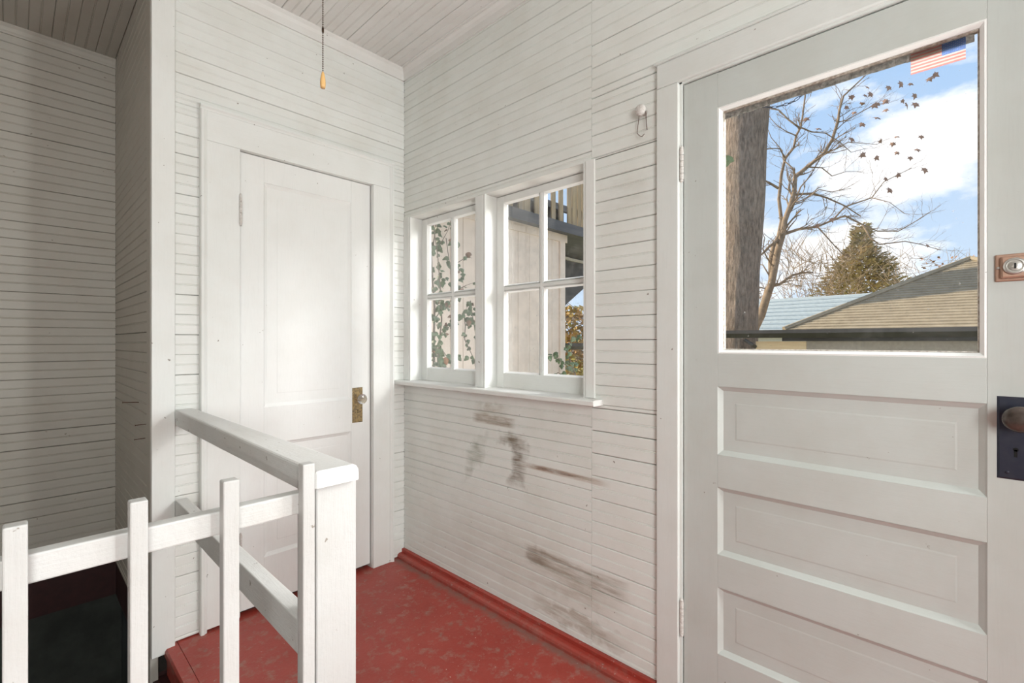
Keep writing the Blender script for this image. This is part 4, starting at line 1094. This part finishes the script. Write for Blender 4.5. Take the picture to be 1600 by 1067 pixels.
# bare branching tree -------------------------------------------------------------------
def bare_tree():
    root = empty('bare_tree', (0, 0, 0), 'slender leaning leafless tree with dry leaves, right of the thick trunk', 'tree')
    D = 8.4; rr = random.Random(44)
    k = D / 739.
    L = [  # (path of pixels, width at start px, width at end px)
        ([(1168, 620), (1174, 560), (1179, 513), (1189, 493), (1199, 460), (1205, 444), (1210, 419), (1216, 389), (1223, 366), (1226, 345), (1236, 318), (1241, 300), (1242, 277), (1261, 261), (1287, 240), (1300, 219), (1309, 191), (1312, 170), (1318, 150), (1334, 135), (1352, 118)], 16, 1.6),
        ([(1205, 440), (1204, 405), (1208, 385), (1216, 370), (1221, 345), (1217, 311), (1221, 272), (1227, 247), (1240, 231), (1244, 212), (1251, 199), (1254, 182), (1258, 150), (1256, 120), (1262, 90)], 8, 1.5),
        ([(1207, 446), (1218, 444), (1238, 430), (1254, 426), (1270, 426)], 6, 2.2),
        ([(1216, 375), (1201, 386), (1193, 395), (1181, 404), (1168, 415)], 5, 2),
        ([(1224, 366), (1248, 358), (1277, 354), (1301, 344), (1320, 323), (1362, 309), (1381, 284), (1425, 262)], 5, .8),
        ([(1301, 344), (1320, 337), (1348, 351), (1371, 361), (1404, 361), (1437, 342), (1455, 330)], 3.5, .8),
        ([(1348, 351), (1360, 372), (1374, 382), (1414, 377), (1440, 382), (1470, 391)], 3, .7),
        ([(1241, 304), (1270, 302), (1292, 309), (1319, 321), (1345, 338)], 4, 1.5),
        ([(1226, 345), (1238, 325), (1251, 292), (1266, 275), (1276, 257), (1290, 235)], 3.5, .9),
        ([(1216, 294), (1201, 285), (1186, 279), (1172, 280)], 4, 2),
        ([(1251, 201), (1232, 187), (1217, 172), (1191, 167)], 3, 1.6),
        ([(1242, 277), (1238, 262), (1224, 250), (1222, 235), (1205, 215), (1195, 190)], 2.5, .8),
        ([(1227, 247), (1218, 232), (1200, 232), (1186, 236)], 2.4, .9),
        ([(1287, 240), (1308, 232), (1325, 222), (1350, 224), (1372, 226)], 2.4, .7),
        ([(1309, 191), (1322, 188), (1340, 178), (1362, 166), (1385, 160)], 2.0, .7),
        ([(1251, 199), (1268, 206), (1290, 208), (1312, 222), (1330, 238), (1352, 232)], 2.4, .7),
        ([(1244, 212), (1228, 205), (1214, 196), (1200, 180)], 2, .7),
        ([(1261, 261), (1284, 262), (1300, 275), (1322, 268), (1345, 268)], 2.2, .7),
        ([(1238, 318), (1255, 312), (1280, 296), (1300, 300), (1330, 294)], 2.2, .7),
        ([(1210, 419), (1198, 402), (1192, 388), (1195, 372), (1186, 352)], 2.6, .8),
        ([(1277, 354), (1290, 368), (1305, 385), (1318, 398), (1330, 402)], 2.6, .9),
        ([(1203, 432), (1192, 414), (1180, 412)], 2.4, 1.2),
        ([(1199, 452), (1185, 448), (1176, 440)], 2.0, 1.2),
        ([(1362, 309), (1390, 316), (1414, 334)], 1.4, .6),
    ]
    for n_, (path, w0, w1) in enumerate(L):
        dd = 0 if n_ < 1 else rr.uniform(-.5, .5)
        N = len(path)
        pts = [at(a, b, D + dd * min(1, i / 3.) + (0 if n_ == 0 else 0)) for i, (a, b) in enumerate(path)]
        rad = [(w0 + (w1 - w0) * (i / (N - 1)) ** .8) * k / 2 for i in range(N)]
        o_ = MB().tube(pts, rad, 8).build('trunk' if n_ == 0 else 'branch', M['twig'], root, smooth=True)
        tw = MB()
        def sub(p, d, Ln, r, lev):
            q1 = p + d * Ln * .5 + Vector((rr.uniform(-1, 1), rr.uniform(-1, 1), rr.uniform(-1, 1))) * Ln * .10
            q2 = p + d * Ln + Vector((rr.uniform(-1, 1), rr.uniform(-1, 1), rr.uniform(-.6, 1))) * Ln * .14
            tw.tube([p, q1, q2], [r, r * .75, r * .45], 4, cap=False)
            if lev > 0:
                for _ in range(2 + (lev > 1)):
                    tt = rr.uniform(.3, 1); base = p.lerp(q1, tt * 2) if tt < .5 else q1.lerp(q2, tt * 2 - 1)
                    nd = (d + Vector((rr.uniform(-1, 1), rr.uniform(-1, 1), rr.uniform(-.7, 1))) * .8).normalized()
                    sub(base, nd, Ln * rr.uniform(.45, .75), r * .6, lev - 1)
        start = 8 if n_ == 0 else 1
        for i in range(start, N):
            if n_ < 2 and i < 8: continue
            for _ in range(2):
                dirv = (pts[i] - pts[i - 1]).normalized()
                nd = (dirv + Vector((rr.uniform(-1, 1), rr.uniform(-1, 1), rr.uniform(-.5, 1))) * .9).normalized()
                sub(pts[i - 1].lerp(pts[i], rr.random()), nd, rr.uniform(.18, .42), max(.0028, rad[i] * .42), 2)
        if tw.v: tw.build('twigs', M['twig'], o_, kind='stuff', recalc=False)
    leaves = [(1352, 135), (1350, 147), (1331, 148), (1363, 145), (1364, 162), (1373, 160), (1348, 160), (1387, 155), (1388, 170), (1416, 160), (1432, 160), (1431, 146), (1451, 121), (1458, 115), (1320, 166), (1336, 174), (1372, 183), (1350, 192), (1399, 213), (1396, 222), (1375, 218), (1433, 232), (1440, 211), (1404, 237), (1423, 244), (1446, 262), (1382, 277), (1401, 272), (1368, 244), (1393, 295), (1332, 215), (1345, 240), (1410, 155), (1420, 130), (1410, 128), (1390, 134), (1447, 382), (1300, 340), (1275, 350), (1256, 185), (1280, 200)]
    for (a, b) in leaves:
        p = at(a, b, D - 1.2 + rr.uniform(-.4, .6))
        put_leaf(root, p, rr.uniform(.06, .095), LD, rr, face=(-.75, -.6, .1))
    b0 = at(1168, 620, D); rebase(root, (b0.x, b0.y, GZ))
bare_tree()

# conifer and brush far behind ------------------------------------------------------------
def conifer():
    root = empty('conifer', (0, 0, 0), 'broad brownish green conifer behind the garage and the blue-grey roof', 'tree')
    D = 29.; rr = random.Random(8); top = at(1346, 352, D); base = at(1340, 500, D)
    MB().tube([(base.x, base.y, GZ), (base.x, base.y, 2), top - Vector((0, 0, .3))], [.25, .2, .03], 10).build('trunk', M['bark'], root)
    m = MB(); H = top.z - base.z; k = D / 739.
    for _ in range(11000):
        t = rr.random() ** .62; R_ = (7 + 26 * t + 62 * max(0, t - .22) ** .5) * k * (.85 + .3 * noise.noise(Vector((t * 5, 0, 0))))
        a = rr.uniform(0, 6.283); q = R_ * rr.uniform(.35, 1)
        p = Vector((top.x + q * math.cos(a), top.y + q * math.sin(a), top.z - t * H + .12 * math.sin(a * 5 + t * 9)))
        d = Vector((math.cos(a), math.sin(a), rr.uniform(.0, .7))).normalized(); L = rr.uniform(.18, .44)
        s_ = d.cross(Vector((rr.uniform(-.4, .4), rr.uniform(-.4, .4), 1))).normalized() * L * .22
        m.add([p, p + d * L * .6 + s_, p + d * L, p + d * L * .6 - s_], [(0, 1, 2, 3)])
    m.build('foliage', M['conifer'], root, kind='stuff', recalc=False)
    rebase(root, (base.x, base.y, GZ))
conifer()
rr = random.Random(61)
twig_cloud('bare_brush', 'tangled bare brush beside the conifer above the blue-grey roof', 'shrub', 22., (1224, 392, 1330, 500), 380, M['twig_far'], .012, rr, 1.8, depth=1, up=1.6)
twig_cloud('bare_brush', 'pale bare brush to the right of the conifer above the brown roof', 'shrub', 22., (1380, 400, 1440, 500), 170, M['twig_far'], .010, rr, 1.2, depth=1, up=1.4)
twig_cloud('bare_brush', 'sparse tan leafed brush rising over the brown roof near its peak', 'shrub', 15., (1435, 400, 1525, 470), 90, M['twig_far'], .006, rr, .7, M['leaf_red'], 120, .06, depth=3, up=1.2)
twig_cloud('bare_brush', 'dense brown brush low between the thick trunk and the slender tree', 'shrub', 22., (1165, 450, 1205, 540), 150, M['twig_far'], .012, rr, .9, M['leaf_dry'], 200, .07, depth=1, up=1.2)
